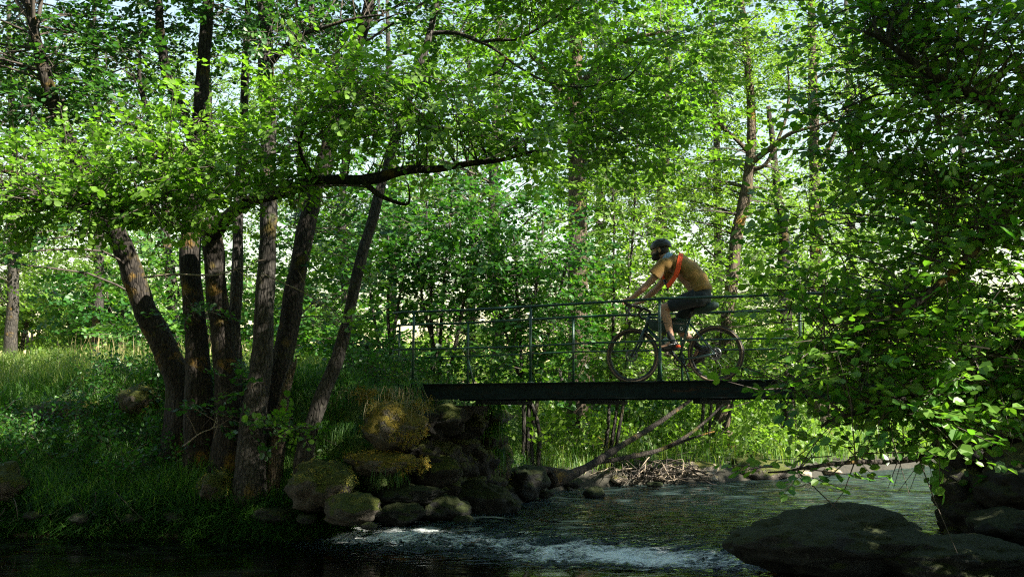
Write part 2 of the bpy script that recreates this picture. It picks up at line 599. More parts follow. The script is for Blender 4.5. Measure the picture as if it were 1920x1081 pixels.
def height(X, Y):
    X, Y = np.asarray(X, float), np.asarray(Y, float)
    Xw, Yw = warp(X, Y)
    dl, dr = seg_dist(Xw, Yw, LEFT), seg_dist(Xw, Yw, RIGHT)
    riv = in_river(Xw, Yw)
    zl = np.interp(dl, [0, .15, .5, 1, 2, 3, 4, 6, 20, 60, 400], [-.1, .10, .38, .62, 1.0, 1.42, 1.72, 1.9, 2.35, 3.2, 5])
    zg = np.interp(dl, [0, .2, 1, 3, 6, 12, 40, 100, 400], [-.1, .18, .42, .75, 1.15, 1.6, 2.2, 3.3, 5])
    w = np.clip((X - 0.0) / 1.5, 0, 1)
    zl = zl * (1 - w) + zg * w
    zr = np.interp(dr, [0, .3, 1, 2, 4, 20, 400], [-.1, .3, .85, 1.35, 1.7, 2.4, 5])
    zr = np.where(Y < 3.2, zr * 0.5, zr)
    z = np.where(dl < dr, zl, zr)
    rx, ry = X - P0[0], Y - P0[1]
    s, wv = rx * U2[0] + ry * U2[1], rx * N2[0] + ry * N2[1]
    k = np.clip((-2.35 - s) / 0.4, 0, 1) * np.clip((1.9 - np.abs(wv - 0.85)) / 0.7, 0, 1)
    z = z * (1 - k) + np.maximum(z, DECK - 0.03) * k
    amp = np.clip(np.minimum(dl, dr) / 2.0, 0.1, 1)
    z = z + amp * (0.07 * vnoise(X, Y, 1.7, 3) + 0.03 * vnoise(X, Y, 5.5, 4))
    bed = np.interp(np.minimum(dl, dr), [0, .12, .5, 1.8], [-.1, -.30, -.36, -.45]) + 0.05 * vnoise(X, Y, 4.0, 5)
    bed = np.where(Y < 10.2, bed - 0.45 * np.clip((10.8 - Y) / 1.5, 0, 1) * np.clip(np.minimum(dl, dr) / 1.0, 0, 1), bed)
    return np.where(riv, bed, z)


def hz(x, y):
    return float(height(np.array([x]), np.array([y]))[0])


def grid_mesh(name, xs, ys, Z, mats, attrs=None, mask=None):
    nx, ny = len(xs), len(ys)
    X, Y = np.meshgrid(xs, ys)
    V = np.stack([X, Y, Z], -1).reshape(-1, 3)
    i = np.arange(nx * ny).reshape(ny, nx)
    F = np.stack([i[:-1, :-1], i[:-1, 1:], i[1:, 1:], i[1:, :-1]], -1).reshape(-1, 4)
    if mask is not None:
        F = F[mask.reshape(-1)[F].any(1)]
    me = quad_mesh(name, V, F, mats, smooth=True)
    for k, a in (attrs or {}).items():
        t = me.attributes.new(k, 'FLOAT', 'POINT')
        t.data.foreach_set('value', a.reshape(-1).astype(np.float32))
    return me


def quad_mesh(name, V, F, mats, mi=None, smooth=False, tint=None):
    me = bpy.data.meshes.new(name)
    me.vertices.add(len(V))
    me.vertices.foreach_set('co', np.ascontiguousarray(V, np.float32).ravel())
    k = F.shape[1]
    me.loops.add(F.size)
    me.loops.foreach_set('vertex_index', np.ascontiguousarray(F, np.int32).ravel())
    me.polygons.add(len(F))
    me.polygons.foreach_set('loop_start', np.arange(0, F.size, k, dtype=np.int32))
    for m in (mats if isinstance(mats, (list, tuple)) else [mats]):
        me.materials.append(m)
    if mi is not None:
        me.polygons.foreach_set('material_index', mi.astype(np.int32))
    me.polygons.foreach_set('use_smooth', np.full(len(F), smooth))
    if tint is not None:
        a = me.attributes.new('tint', 'FLOAT', 'FACE')
        a.data.foreach_set('value', tint.astype(np.float32))
    me.update(calc_edges=True)
    me.validate()
    return me


def stretch(lo, hi, step, far):
    mid = np.arange(lo, hi + 1e-6, step)
    out, d = [], step
    x = hi
    while x < far:
        d *= 1.22
        x += d
        out.append(x)
    out2, d, x = [], step, lo
    while x > -far:
        d *= 1.22
        x -= d
        out2.append(x)
    return np.array(out2[::-1] + list(mid) + out)


gx = stretch(-12, 15, 0.17, 1200)
gy = stretch(4, 30, 0.17, 1200)
GX, GY = np.meshgrid(gx, gy)
GZ = height(GX, GY)
# a bare footpath in the meadow on the far left, and the track leading off the bridge
pth = np.exp(-((GX + 15.5 + 0.35 * (GY - 30)) / 2.0) ** 2) * (GY > 20) * (GY < 60)
rs = (GX - P0[0]) * U2[0] + (GY - P0[1]) * U2[1]
rw = (GX - P0[0]) * N2[0] + (GY - P0[1]) * N2[1]
pth = np.maximum(pth, np.exp(-((rw - 0.85) / 0.7) ** 2) * (rs < -2.2) * (rs > -4.5) * 0.7)
pth2 = np.exp(-((GX + 1.0 - 0.1 * (GY - 30)) / 3.0) ** 2) * (GY > 24) * (GY < 60)
pth = np.maximum(pth, pth2 * 0.8)
tag(link('ground', grid_mesh('ground', gx, gy, GZ, M['ground'], {'path': pth})), kind='structure')

# ------------------------------------------------------------------ water
wx = np.concatenate([np.arange(-60, -8, 1.0), np.arange(-8, 12, 0.06), np.arange(12, 60, 1.0)])
wy = np.concatenate([np.arange(-7, 6.5, 0.5), np.arange(6.5, 14, 0.05), np.arange(14, 27, 0.1), np.arange(27, 60, 1.0)])
WX, WY = np.meshgrid(wx, wy)
# the sill of the rapids runs from the left boulders to the right rock
ax_, ay_, bx_, by_ = -1.9, 11.15, 2.3, 9.15
nx_, ny_ = -(by_ - ay_), (bx_ - ax_)
ln_ = math.hypot(nx_, ny_)
DS = ((WX - ax_) * nx_ + (WY - ay_) * ny_) / ln_ + 0.16 * vnoise(WX, WY, 2.3, 21)      # metres upstream of the sill's foot
inlen = np.clip((WX + 2.6) / 0.7, 0, 1) * np.clip((4.6 - WX) / 0.6, 0, 1)
step = 1 / (1 + np.exp(-(DS - 0.55) / 0.16))
lv = -0.17 + 0.17 * np.where(WX < -2.2, np.clip((DS - 0.5) / 3, 0, 1) * 0, step)
rip = np.exp(-((DS - 0.35) / 0.55) ** 2) * inlen
inup = np.clip((WX + 2.6) / 0.7, 0, 1)
up = np.clip((DS - 0.2) / 1.0, 0, 1) * inup
ridge = 1 - np.abs(vnoise(WX * 0.8, WY * 1.5, 7.0, 31))
ridge2 = 1 - np.abs(vnoise(WX, WY * 1.3, 17.0, 32))
ZW = lv + rip * (0.045 * ridge + 0.028 * ridge2 - 0.03) + up * (0.013 * vnoise(WX * 0.7, WY * 1.5, 6, 33) + 0.006 * vnoise(WX, WY * 1.4, 19, 34)) + 0.0009 * vnoise(WX * 0.6, WY * 1.6, 9, 35)
band = 0.5 + 0.5 * vnoise(WX * 0.5, WY, 2.6, 41)
foam_glint = rip * (0.13 + 0.29 * np.clip(band, 0, 1.2)) + 0.14 * rip * ridge - 0.06
foam_glint += 0.20 * np.exp(-((WX - 1.35) / 0.55) ** 2 - ((DS - 0.25) / 0.28) ** 2) + 0.10 * np.exp(-((WX + 0.2) / 0.9) ** 2 - ((DS - 0.45) / 0.3) ** 2)
foam_glint += 0.10 * up * np.clip(vnoise(WX * 0.5, WY * 1.6, 4.0, 42), 0, 1) * np.exp(-(DS / 2.0) ** 2)
foam_glint += 0.20 * up * np.clip(vnoise(WX * 0.45, WY * 1.7, 6.5, 43), 0, 1) * np.clip(1.2 - DS / 7, 0, 1)  # upstream white streaks painted in as glints on the ripples
rough = 0.02 + 0.65 * np.clip(up, 0, 1) + 0.6 * rip
rough = np.where(inup < 0.02, 0.02, rough)
msk = (ZW + 0.25 > height(WX, WY))
tag(link('river_water', grid_mesh('river_water', wx, wy, ZW, M['water'], {'foam_glint': foam_glint, 'rough': rough}, msk)), kind='structure')

# ------------------------------------------------------------------ foliage
LEAF2D = np.array([(0.0, 0.0), (0.30, 0.36), (0.74, 0.42), (1.0, 0.0), (0.74, -0.42), (0.30, -0.36)])


def leaf_verts(width=1.0, fold=0.16, droop=0.12):
    v = np.zeros((6, 3))
    v[:, 0] = LEAF2D[:, 0]
    v[:, 1] = LEAF2D[:, 1] * width
    v[:, 2] = fold * np.abs(LEAF2D[:, 1]) - droop * LEAF2D[:, 0] ** 2
    return v


def rot_axis(axis, ang):
    return np.array(Matrix.Rotation(ang, 3, Vector(axis)))


class Sprig:
    """one leafy twig: alternate leaves on a thin shoot"""

    def __init__(self, r, L, n, size, width, pointed=False):
        self.R, self.P, self.S = [], [], []
        bend = r.uniform(-0.25, 0.25)
        for i in range(n):
            t = 0.12 + 0.88 * i / (n - 1)
            side = 1 if i % 2 else -1
            yaw = side * r.uniform(0.6, 1.25) if i < n - 1 else r.uniform(-0.3, 0.3)
            Rm = rot_axis((0, 0, 1), yaw) @ rot_axis((0, 1, 0), r.uniform(-0.55, 0.5)) @ rot_axis((1, 0, 0), r.uniform(-0.75, 0.75))
            self.R.append(Rm)
            self.P.append((L * t, bend * L * t * t + side * 0.012, r.uniform(-0.03, 0.03)))
            self.S.append(size * r.uniform(0.55, 1.2))
        self.R, self.P, self.S = np.array(self.R), np.array(self.P), np.array(self.S)
        lvs = np.stack([leaf_verts(width * r.uniform(0.82, 1.1), r.uniform(0.02, 0.34), r.uniform(-0.05, 0.34)) for _ in range(n)])
        self.V = np.einsum('nij,nkj->nki', self.R, lvs) * self.S[:, None, None] + self.P[:, None, :]   # n,6,3
        tw = []
        for x, rr in ((-0.15 * L, 0.0045), (L, 0.0015)):
            for k in range(3):
                a = k * 2.094
                tw.append((x, rr * math.cos(a) + (bend * L if x > 0 else 0) * 0.9, rr * math.sin(a)))
        self.T = np.array(tw)


def sprig_set(seed, L, n, size, width, k=6):
    r = np.random.default_rng(seed)
    return [Sprig(r, L, n, size, width) for _ in range(k)]


LQ = np.array([(0, 1, 2, 3), (0, 3, 4, 5)])
TQ = np.array([(0, 1, 4, 3), (1, 2, 5, 4), (2, 0, 3, 5)])
leaf_protos = {}


def leaf_proto(mat, width):
    key = (mat, width)
    if key not in leaf_protos:
        res = []
        for tnt in (0.15, 0.35, 0.5, 0.65, 0.85):
            res.append(quad_mesh('leaf', leaf_verts(width), LQ, [M[mat]], tint=np.full(2, tnt)))
        leaf_protos[key] = res
    return leaf_protos[key]


def bake_leaves(name, sprigs, pos, axis, up_, scale, tint, mat, parent, width, single=0, twig='twig', rj=0.16, simple=False):
    pos, axis, up_ = np.asarray(pos), np.asarray(axis, float), np.asarray(up_, float)
    axis = axis / np.linalg.norm(axis, axis=1, keepdims=True)
    b = np.cross(up_, axis)
    b /= np.linalg.norm(b, axis=1, keepdims=True) + 1e-9
    n_ = np.cross(axis, b)
    R = np.stack([axis, b, n_], -1)
    which = rng.integers(0, len(sprigs), len(pos))
    LV, LT, TV, ORI = [], [], [], []
    for k, sp in enumerate(sprigs):
        ix = np.where(which == k)[0]
        if not len(ix):
            continue
        LV.append((np.einsum('mij,nkj->mnki', R[ix], sp.V) * scale[ix, None, None, None] + pos[ix, None, None, :]).reshape(-1, 6, 3))
        LT.append(np.repeat(tint[ix], len(sp.P)))
        TV.append(np.einsum('mij,kj->mki', R[ix], sp.T) * scale[ix, None, None] + pos[ix, None, :])
        fr = np.einsum('mij,njk->mnik', R[ix], sp.R).reshape(-1, 3, 3)
        sz_ = (scale[ix, None] * sp.S[None, :]).reshape(-1)
        ORI.append((fr, sz_))
    LV, LT, TV = np.concatenate(LV), np.concatenate(LT), np.concatenate(TV)
    FR, SZ = np.concatenate([o[0] for o in ORI]), np.concatenate([o[1] for o in ORI])
    LT = np.clip(LT + rng.normal(0, rj, len(LT)), 0, 1)
    keep = np.ones(len(LV), bool)
    if single:
        px, py, dep = proj(LV[:, 0])
        okk = (px > 0) & (px < 1920) & (py > 0) & (py < 1081) & (dep > 1)
        score = np.where(okk, SZ / np.maximum(dep, 0.5), -1)
        top = np.argsort(-score)[:single]
        top = top[score[top] > 0]
        protos = leaf_proto(mat, width)
        for i in top:
            o = link('leaf', protos[min(4, int(LT[i] * 5))], parent)
            A = np.eye(4)
            A[:3, :3] = FR[i] * SZ[i]
            A[:3, 3] = LV[i, 0]
            Mw = Matrix(A.tolist())
            o.matrix_local = parent.matrix_world.inverted() @ Mw if parent.location.length == 0 else Matrix.Translation(-parent.location) @ Mw
        keep[top] = False
    LV, LT = LV[keep], LT[keep]
    nv_, LF = 6, LQ
    if simple:                                                      # far leaves: one bent quad each
        mid = (LV[:, 1] + LV[:, 2] + LV[:, 4] + LV[:, 5]) / 4
        ra, la = (LV[:, 1] + LV[:, 2]) / 2, (LV[:, 4] + LV[:, 5]) / 2
        LV = np.stack([LV[:, 0], mid + (ra - mid) * 1.5, LV[:, 3], mid + (la - mid) * 1.5], 1)
        nv_, LF = 4, np.array([(0, 1, 2, 3)])
    nl, nt_ = len(LV), len(TV)
    V = np.concatenate([LV.reshape(-1, 3), TV.reshape(-1, 3)])
    if parent is not None:
        V = V - np.array(parent.location)
    F = np.concatenate([(np.arange(nl)[:, None, None] * nv_ + LF[None]).reshape(-1, 4),
                        nl * nv_ + (np.arange(nt_)[:, None, None] * 6 + TQ[None]).reshape(-1, 4)])
    mi = np.concatenate([np.zeros(nl * len(LF)), np.ones(nt_ * 3)])
    tt = np.concatenate([np.repeat(LT, len(LF)), np.zeros(nt_ * 3)])
    me = quad_mesh(name, V, F, [M[mat], M[twig]], mi, False, tt)
    return link(name, me, parent)


SPR = {
    'alder': (sprig_set(1, 0.34, 11, 0.072, 1.0), 1.0),
    'alder_big': (sprig_set(2, 0.30, 11, 0.070, 1.0), 1.0),
    'hazel': (sprig_set(3, 0.42, 10, 0.095, 1.0), 1.0),
    'far': (sprig_set(4, 0.55, 12, 0.105, 0.95), 0.95),
    'fine': (sprig_set(5, 0.50, 14, 0.080, 0.9), 0.9),
    'bush': (sprig_set(6, 0.9, 14, 0.19, 0.85), 0.85),
    'near': (sprig_set(8, 0.36, 10, 0.070, 0.95), 0.95),
    'wood': (sprig_set(10, 0.9, 9, 0.26, 0.9, 4), 0.9),
    'herb': (sprig_set(9, 0.30, 9, 0.065, 0.75), 0.75),
}


def crown_points(blobs, clump=0.33, per=9):
    """blobs: (centre, (rx,ry,rz), n). Returns positions, outward axes and the sub-clump centres."""
    P, A, CC = [], [], []
    for c, r, n in blobs:
        c, r = np.array(c), np.array(r)
        k = max(1, int(n / per))
        d = rng.normal(size=(k, 3))
        d /= np.linalg.norm(d, axis=1, keepdims=True)
        cc = c + d * r * (rng.uniform(0.15, 1.0, (k, 1)) ** 0.55)
        CC.append(cc)
        w = rng.integers(0, k, n)
        sp = clump * max(0.35, min(1.6, float(np.mean(r))))
        off = rng.normal(size=(n, 3)) * np.array((sp, sp, sp * 0.55))
        p = cc[w] + off
        a = (p - c) / np.maximum(r, 0.1) * 0.5 + off / sp * 0.6 + rng.normal(size=(n, 3)) * 0.35
        a[:, 2] = a[:, 2] * 0.45 - 0.08
        P.append(p)
        A.append(a)
    return np.concatenate(P), np.concatenate(A), np.concatenate(CC)


def blob(px, py, Y, rx, ry, rY, n):
    p = at(px, py, Y)
    k = Y / FPX
    return ((p.x, p.y, p.z), (rx * k, rY, ry * k), n)


def tree(name, label, cat, group, stems, limbs, blobs, spr, mat, bark='bark', single=0, clump=0.33, per=9, tmean=0.5, tsd=0.2,
         twig='twig', flare=1.35, sides=14, branch_r=0.014, limb_name='limb', outside=False):
    """stems / limbs: ([(px,py,Y)...], [radii m]); the first stem's foot is the thing's base"""
    base = at(*stems[0][0][0])
    g0 = hz(base.x, base.y)
    root = empty(name, (base.x, base.y, min(g0, base.z)))
    tag(root, label, cat, group)
    off = Vector(root.location)
    paths = []
    for (pp, rr) in stems:
        pts = [at(*q) for q in pp]
        gg = hz(pts[0].x, pts[0].y)
        if pts[0].z > gg - 0.1:                                     # run the stem down into the soil
            pts.insert(0, Vector((pts[0].x, pts[0].y, gg - 0.12)))
            rr = [rr[0] * flare] + list(rr)
        sp = spline(pts, 7)
        rad = lerp_list(rr, len(sp))
        for i in range(min(9, len(sp))):
            rad[i] *= 1 + 0.35 * (flare - 1) * (1 - i / 9)
        # natural wobble
        sd = rng.uniform(0, 50)
        for i, q in enumerate(sp):
            q += Vector((mnoise.noise(Vector((sd, q.z * 1.1, 0))), mnoise.noise(Vector((0, q.z * 1.1, sd))), 0)) * 0.035
        mb = MB()
        mb.tube([q - off for q in sp], rad, sides, 0, True, 0.22, sd)
        mb.build('trunk', M[bark], root)
        paths += [(q, r) for q, r in zip(sp, rad)]
    for (pp, rr) in limbs:
        pts = [at(*q) for q in pp]
        sp = spline(pts, 6)
        rad = lerp_list(rr, len(sp))
        sd = rng.uniform(0, 50)
        for i, q in enumerate(sp[1:-1]):
            q += Vector((mnoise.noise(Vector((sd, q.x * 2, q.z * 2))), 0, mnoise.noise(Vector((q.x * 2, sd, q.z * 2))))) * 0.05
        mb = MB()
        mb.tube([q - off for q in sp], rad, 9, 0, True, 0.2, sd)
        mb.build(limb_name, M[bark], root)
        paths += [(q, r) for q, r in zip(sp, rad)]
    if blobs:
        P, A, CC = crown_points(blobs, clump, per)
        if outside:                                                 # these crowns do not reach into the view
            def seen(Q, m_):
                x_, y_, d_ = proj(Q)
                mm = m_ * FPX / np.maximum(np.abs(d_), 0.3)
                return (d_ > 0) & (x_ > -mm) & (x_ < 1920 + mm) & (y_ > -mm) & (y_ < 1081 + mm)
            k_ = ~seen(P, 1.25)
            P, A = P[k_], A[k_]
            CC = CC[~seen(CC, 1.0)]
        if spr == 'near':                                           # the lowest sprays end well above the stream
            tip = P + A / np.linalg.norm(A, axis=1, keepdims=True) * 0.36
            k_ = (np.minimum(P[:, 2], tip[:, 2]) > 0.80) | (P[:, 0] > 4.2)
            P, A = P[k_], A[k_]
        sprigs, width = SPR[spr]
        n = len(P)
        upv = np.tile((0, 0, 1.0), (n, 1)) + rng.normal(size=(n, 3)) * 0.38
        cl = np.clip(rng.normal(tmean, tsd, n), 0, 1)
        o = bake_leaves('crown', sprigs, P, A, upv, rng.uniform(0.75, 1.2, n), cl, mat, root, width, single, twig, simple=spr in ('far', 'fine', 'bush', 'wood'))
        o['kind'] = 'stuff'
        # fine branches from the wood to every clump
        PP = np.array([tuple(q) for q, _ in paths])
        mb = MB()
        for c in CC:
            d = PP - c
            cost = np.linalg.norm(d, axis=1) + np.maximum(0, d[:, 2]) * 1.2
            cost = cost * rng.uniform(0.75, 1.3, len(cost))
            j = int(np.argmin(cost))
            a = Vector(PP[j])
            c = Vector(c)
            L = (c - a).length
            if L < 0.1 or L > 7:
                continue
            jit = lambda s: Vector(rng.normal(size=3)) * s
            pts = [a, a.lerp(c, 0.3) + jit(0.05 * L) + Vector((0, 0, 0.06 * L)), a.lerp(c, 0.65) + jit(0.05 * L) + Vector((0, 0, 0.05 * L)), c]
            r0 = min(paths[j][1] * 0.5, branch_r * (0.6 + 0.35 * L))
            mb.tube([q - off for q in spline(pts, 2)], lerp_list([r0, r0 * 0.75, r0 * 0.5, 0.003], 7), 4 if base.y < 19 else 3, 0, False)
            for _ in range(3 if base.y < 19 else 1):
                e = c + Vector(rng.normal(size=3)) * 0.28
                s_ = a.lerp(c, rng.uniform(0.55, 0.95))
                mb.tube([q - off for q in (s_, s_.lerp(e, 0.5) + jit(0.03), e)], [0.005, 0.0035, 0.0018], 3, 0, False)
        b = mb.build('branches', M[twig], root)
        b['kind'] = 'stuff'
    return root


exec_order = []
NEAR = 'tall alder stems on the left bank'
# ---- the left bank's multi-stemmed alders
tree('alder_tree', 'thick mossy trunk leaning left over the sunlit grass', 'tree', NEAR,
     [([(345, 742, 13.3), (300, 640, 13.2), (258, 545, 13.1), (228, 455, 12.9), (185, 370, 12.6), (120, 240, 12.3), (70, 90, 12.0), (40, -60, 12)],
       [0.21, 0.165, 0.15, 0.14, 0.12, 0.09, 0.065, 0.04])],
     [([(190, 380, 12.6), (120, 340, 12.2), (40, 330, 11.8), (-60, 300, 11.6)], [0.07, 0.05, 0.035, 0.02])],
     [blob(60, 60, 12.6, 150, 120, 1.0, 230), blob(40, 230, 12.4, 120, 90, 0.9, 150), blob(180, 120, 12.8, 120, 110, 0.9, 130), blob(-120, 100, 12.3, 150, 180, 1.2, 150),
      blob(-80, 420, 11.2, 110, 90, 0.8, 90), blob(20, 470, 12.2, 60, 40, 0.5, 26), ((-7.5, 12.2, 8.2), (1.8, 1.8, 1.4), 260), ((-7.0, 12.0, 10.6), (1.6, 1.8, 1.3), 200)],  # last two clumps are unseen, added overhead to cut sky light
     'alder', 'alder_shaded', single=260, tmean=0.4)
tree('alder_tree', 'upright trunk left of the pair, forking high up into a second stem', 'tree', NEAR,
     [([(378, 770, 12.9), (366, 640, 12.9), (360, 500, 12.9), (362, 400, 12.9), (368, 300, 12.9), (378, 180, 12.9), (386, 60, 12.9), (398, -60, 12.9)],
       [0.18, 0.145, 0.13, 0.12, 0.112, 0.10, 0.085, 0.065])],
     [([(362, 262, 12.9), (345, 215, 12.8), (318, 150, 12.7), (302, 70, 12.7), (300, -50, 12.7)], [0.10, 0.08, 0.07, 0.06, 0.045]),
      ([(318, 330, 12.7), (285, 260, 12.4), (270, 180, 12.3), (262, 100, 12.2)], [0.04, 0.035, 0.03, 0.02])],
     [blob(330, 30, 13.2, 140, 110, 0.9, 140), blob(250, 170, 12.4, 110, 100, 0.8, 100), blob(430, 90, 13.4, 90, 120, 0.8, 80), blob(390, 770, 12.3, 50, 40, 0.3, 16), blob(350, 560, 12.5, 50, 60, 0.3, 10), blob(400, -140, 13, 300, 100, 1.3, 160), ((-4.4, 12.9, 8.6), (1.7, 1.7, 1.4), 260), ((-4.2, 13.2, 11), (1.5, 1.6, 1.3), 200)],  # two highest clumps sit above the view, added to cut sky light
     'alder', 'alder_shaded', single=200, tmean=0.45)
tree('alder_tree', 'dark twin trunk whose low bough sweeps right across the stems in full sun', 'tree', NEAR,
     [([(432, 770, 12.7), (418, 640, 12.7), (405, 540, 12.7), (396, 460, 12.6), (402, 410, 12.4)], [0.19, 0.15, 0.135, 0.13, 0.11])],
     [([(398, 440, 12.5), (435, 397, 12.1), (515, 362, 11.4), (600, 342, 10.9), (690, 336, 10.5), (780, 318, 10.2), (890, 308, 10.0), (1010, 282, 9.9)],
       [0.09, 0.085, 0.075, 0.068, 0.06, 0.045, 0.03, 0.015]),
      ([(680, 338, 10.5), (715, 368, 10.4), (760, 385, 10.3), (762, 340, 10.2)], [0.040, 0.026, 0.014, 0.006]),
      ([(400, 425, 12.4), (340, 425, 11.8), (280, 405, 11.0), (190, 385, 10.4), (80, 375, 10)], [0.08, 0.06, 0.05, 0.035, 0.02]),
      ([(600, 342, 10.9), (560, 280, 10.4), (590, 210, 10.1), (640, 160, 10.0)], [0.024, 0.019, 0.013, 0.006]),
      ([(460, 380, 11.8), (420, 330, 11.0), (330, 290, 10.6), (240, 300, 10.3)], [0.05, 0.04, 0.028, 0.015])],
     [blob(640, 165, 10.3, 130, 55, 0.8, 135), blob(740, 205, 10.0, 150, 80, 0.8, 120), blob(590, 250, 10.3, 150, 80, 0.9, 110), blob(860, 235, 9.9, 130, 65, 0.8, 90),
      blob(970, 270, 9.8, 80, 40, 0.5, 60), blob(450, 275, 10.6, 150, 75, 0.9, 115), blob(330, 300, 10.4, 130, 70, 0.9, 150), blob(400, 365, 10.4, 150, 45, 0.8, 80),
      blob(210, 370, 10.2, 160, 52, 0.8, 180), blob(70, 380, 10.0, 120, 56, 0.7, 135), blob(560, 330, 10.7, 70, 30, 0.5, 36), blob(-60, 370, 10, 80, 50, 0.6, 75), blob(160, 300, 10.8, 110, 50, 0.7, 75)],
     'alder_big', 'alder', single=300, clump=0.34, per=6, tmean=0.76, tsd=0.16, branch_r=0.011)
tree('alder_tree', 'thin grey stem between the paired trunks and the straight one', 'tree', NEAR,
     [([(440, 730, 13.7), (441, 620, 13.7), (444, 500, 13.7), (447, 400, 13.7), (455, 250, 13.7), (462, 100, 13.8), (466, -60, 13.8)], [0.10, 0.085, 0.08, 0.075, 0.065, 0.055, 0.04])],
     [], [blob(470, 40, 14.2, 100, 120, 0.8, 60), blob(470, -100, 14, 150, 90, 1, 60)], 'alder', 'alder_shaded', bark='bark_grey', single=120, tmean=0.45)
tree('alder_tree', 'straight broad trunk rising from the water edge to the top', 'tree', NEAR,
     [([(468, 880, 12.2), (482, 740, 12.3), (494, 600, 12.4), (502, 480, 12.4), (505, 350, 12.4), (502, 200, 12.4), (500, 80, 12.4), (497, -60, 12.4)],
       [0.18, 0.145, 0.122, 0.110, 0.105, 0.10, 0.095, 0.085])],
     [([(505, 120, 12.4), (560, 70, 12.1), (640, 40, 11.9), (720, 30, 11.8)], [0.04, 0.03, 0.02, 0.012])],
     [blob(560, 60, 12.2, 110, 90, 0.9, 90), blob(620, -80, 12.2, 200, 100, 1, 130), ((-3.2, 11.6, 10.2), (1.2, 1.6, 1.6), 200), blob(520, 450, 12.9, 60, 60, .5, 10), blob(445, 800, 11.9, 40, 40, .3, 12), blob(480, 720, 12.0, 40, 30, .3, 8)], 'alder', 'alder_shaded', bark='bark_grey', single=160, tmean=0.45)  # clump given in world units is unseen, added to block the sky
tree('alder_tree', 'trunk leaning right behind the low bough, lit orange at mid height', 'tree', NEAR,
     [([(515, 770, 13.0), (535, 640, 13.0), (552, 540, 13.0), (575, 430, 13.0), (595, 340, 13.0), (632, 210, 13.1), (662, 110, 13.2), (708, -50, 13.3)],
       [0.17, 0.135, 0.125, 0.115, 0.108, 0.10, 0.088, 0.07])],
     [([(590, 365, 13.0), (620, 300, 13.6), (600, 240, 14), (610, 160, 14.2)], [0.05, 0.04, 0.03, 0.015])],
     [blob(640, 60, 13.8, 110, 80, 0.9, 70), blob(760, 20, 13.4, 120, 70, 0.9, 90), blob(620, 420, 14.0, 90, 80, 0.7, 70), blob(600, 560, 14.5, 80, 90, 0.7, 60), blob(800, -120, 13, 250, 90, 1.2, 120)],
     'alder', 'alder_shaded', single=160, tmean=0.5)
tree('alder_tree', 'slim knotty trunk slanting right beside the stone abutment', 'tree', NEAR,
     [([(572, 850, 12.1), (600, 760, 12.2), (628, 680, 12.3), (655, 580, 12.4), (680, 480, 12.5), (708, 370, 12.6), (745, 250, 12.7), (788, 120, 12.8), (812, 40, 12.9), (835, -60, 13)],
       [0.11, 0.09, 0.08, 0.075, 0.07, 0.062, 0.055, 0.045, 0.04, 0.03])],
     [([(800, 66, 12.9), (860, 64, 12.7), (905, 80, 12.5), (945, 105, 12.4), (1000, 142, 12.2), (1080, 165, 12.0), (1170, 150, 11.8), (1260, 175, 11.7)], [0.03, 0.026, 0.022, 0.018, 0.014, 0.010, 0.007, 0.003]),
      ([(905, 80, 12.5), (980, 70, 12.3), (1060, 20, 12.0), (1140, -30, 11.8), (1240, -40, 11.7)], [0.022, 0.018, 0.014, 0.009, 0.004]), ([(1080, 165, 12.0), (1120, 220, 12.0), (1170, 260, 12.1), (1230, 275, 12.2)], [0.012, 0.010, 0.007, 0.003]), ([(1170, 150, 11.8), (1230, 90, 11.7), (1310, 50, 11.6)], [0.010, 0.007, 0.003]),
      ([(948, 107, 12.4), (930, 135, 12.4), (890, 150, 12.5)], [0.016, 0.012, 0.008])],
     [blob(850, 40, 13.2, 100, 60, 0.8, 60), blob(960, 40, 13.0, 110, 60, 0.8, 90), blob(700, 120, 13.4, 60, 50, 0.6, 22), blob(560, 800, 11.8, 50, 40, 0.3, 16), blob(640, 620, 12.0, 50, 60, 0.4, 10), blob(690, 500, 12.2, 50, 60, 0.4, 10), blob(900, 170, 12.8, 90, 40, 0.6, 40), blob(1080, 150, 12.4, 130, 110, 0.9, 76),
      blob(1120, 260, 12.0, 110, 60, 0.7, 64), blob(1010, 200, 11.6, 130, 80, 0.8, 56), blob(1200, 130, 11.8, 120, 100, 0.9, 80), blob(1230, 270, 12.2, 80, 50, 0.6, 60),
      blob(1060, -20, 11.6, 190, 80, 1.1, 130), blob(1300, 60, 11.6, 100, 100, 0.8, 60), ((0.3, 11.0, 6.6), (1.3, 0.6, 0.6), 110), ((1.7, 10.5, 7.6), (1.3, 0.7, 0.7), 80)],  # last two clumps are unseen, added to keep sun off the trunks
     'alder', 'alder', bark='bark_grey', single=220, tmean=0.45)

# ---- young growth behind the footbridge
HZ = 'leafy young trees behind the footbridge'


def sapling(label, foot, tops, blobs, spr='hazel', mat='hazel', single=0, r=0.035, tmean=0.45, bark='bark_grey', **kw):
    stems = []
    for k, t in enumerate(tops):
        fx = foot[0] + (k - len(tops) / 2) * 9
        mx, my = (fx + t[0]) / 2 + rng.uniform(-10, 10), (foot[1] + t[1]) / 2
        stems.append(([(fx, foot[1], foot[2]), (mx, my, (foot[2] + t[2]) / 2), t], [r, r * 0.75, r * 0.4]))
    return tree('sapling', label, 'sapling', HZ, stems, [], blobs, spr, mat, bark=bark, single=single, tmean=tmean, sides=8, flare=1.1, **kw)


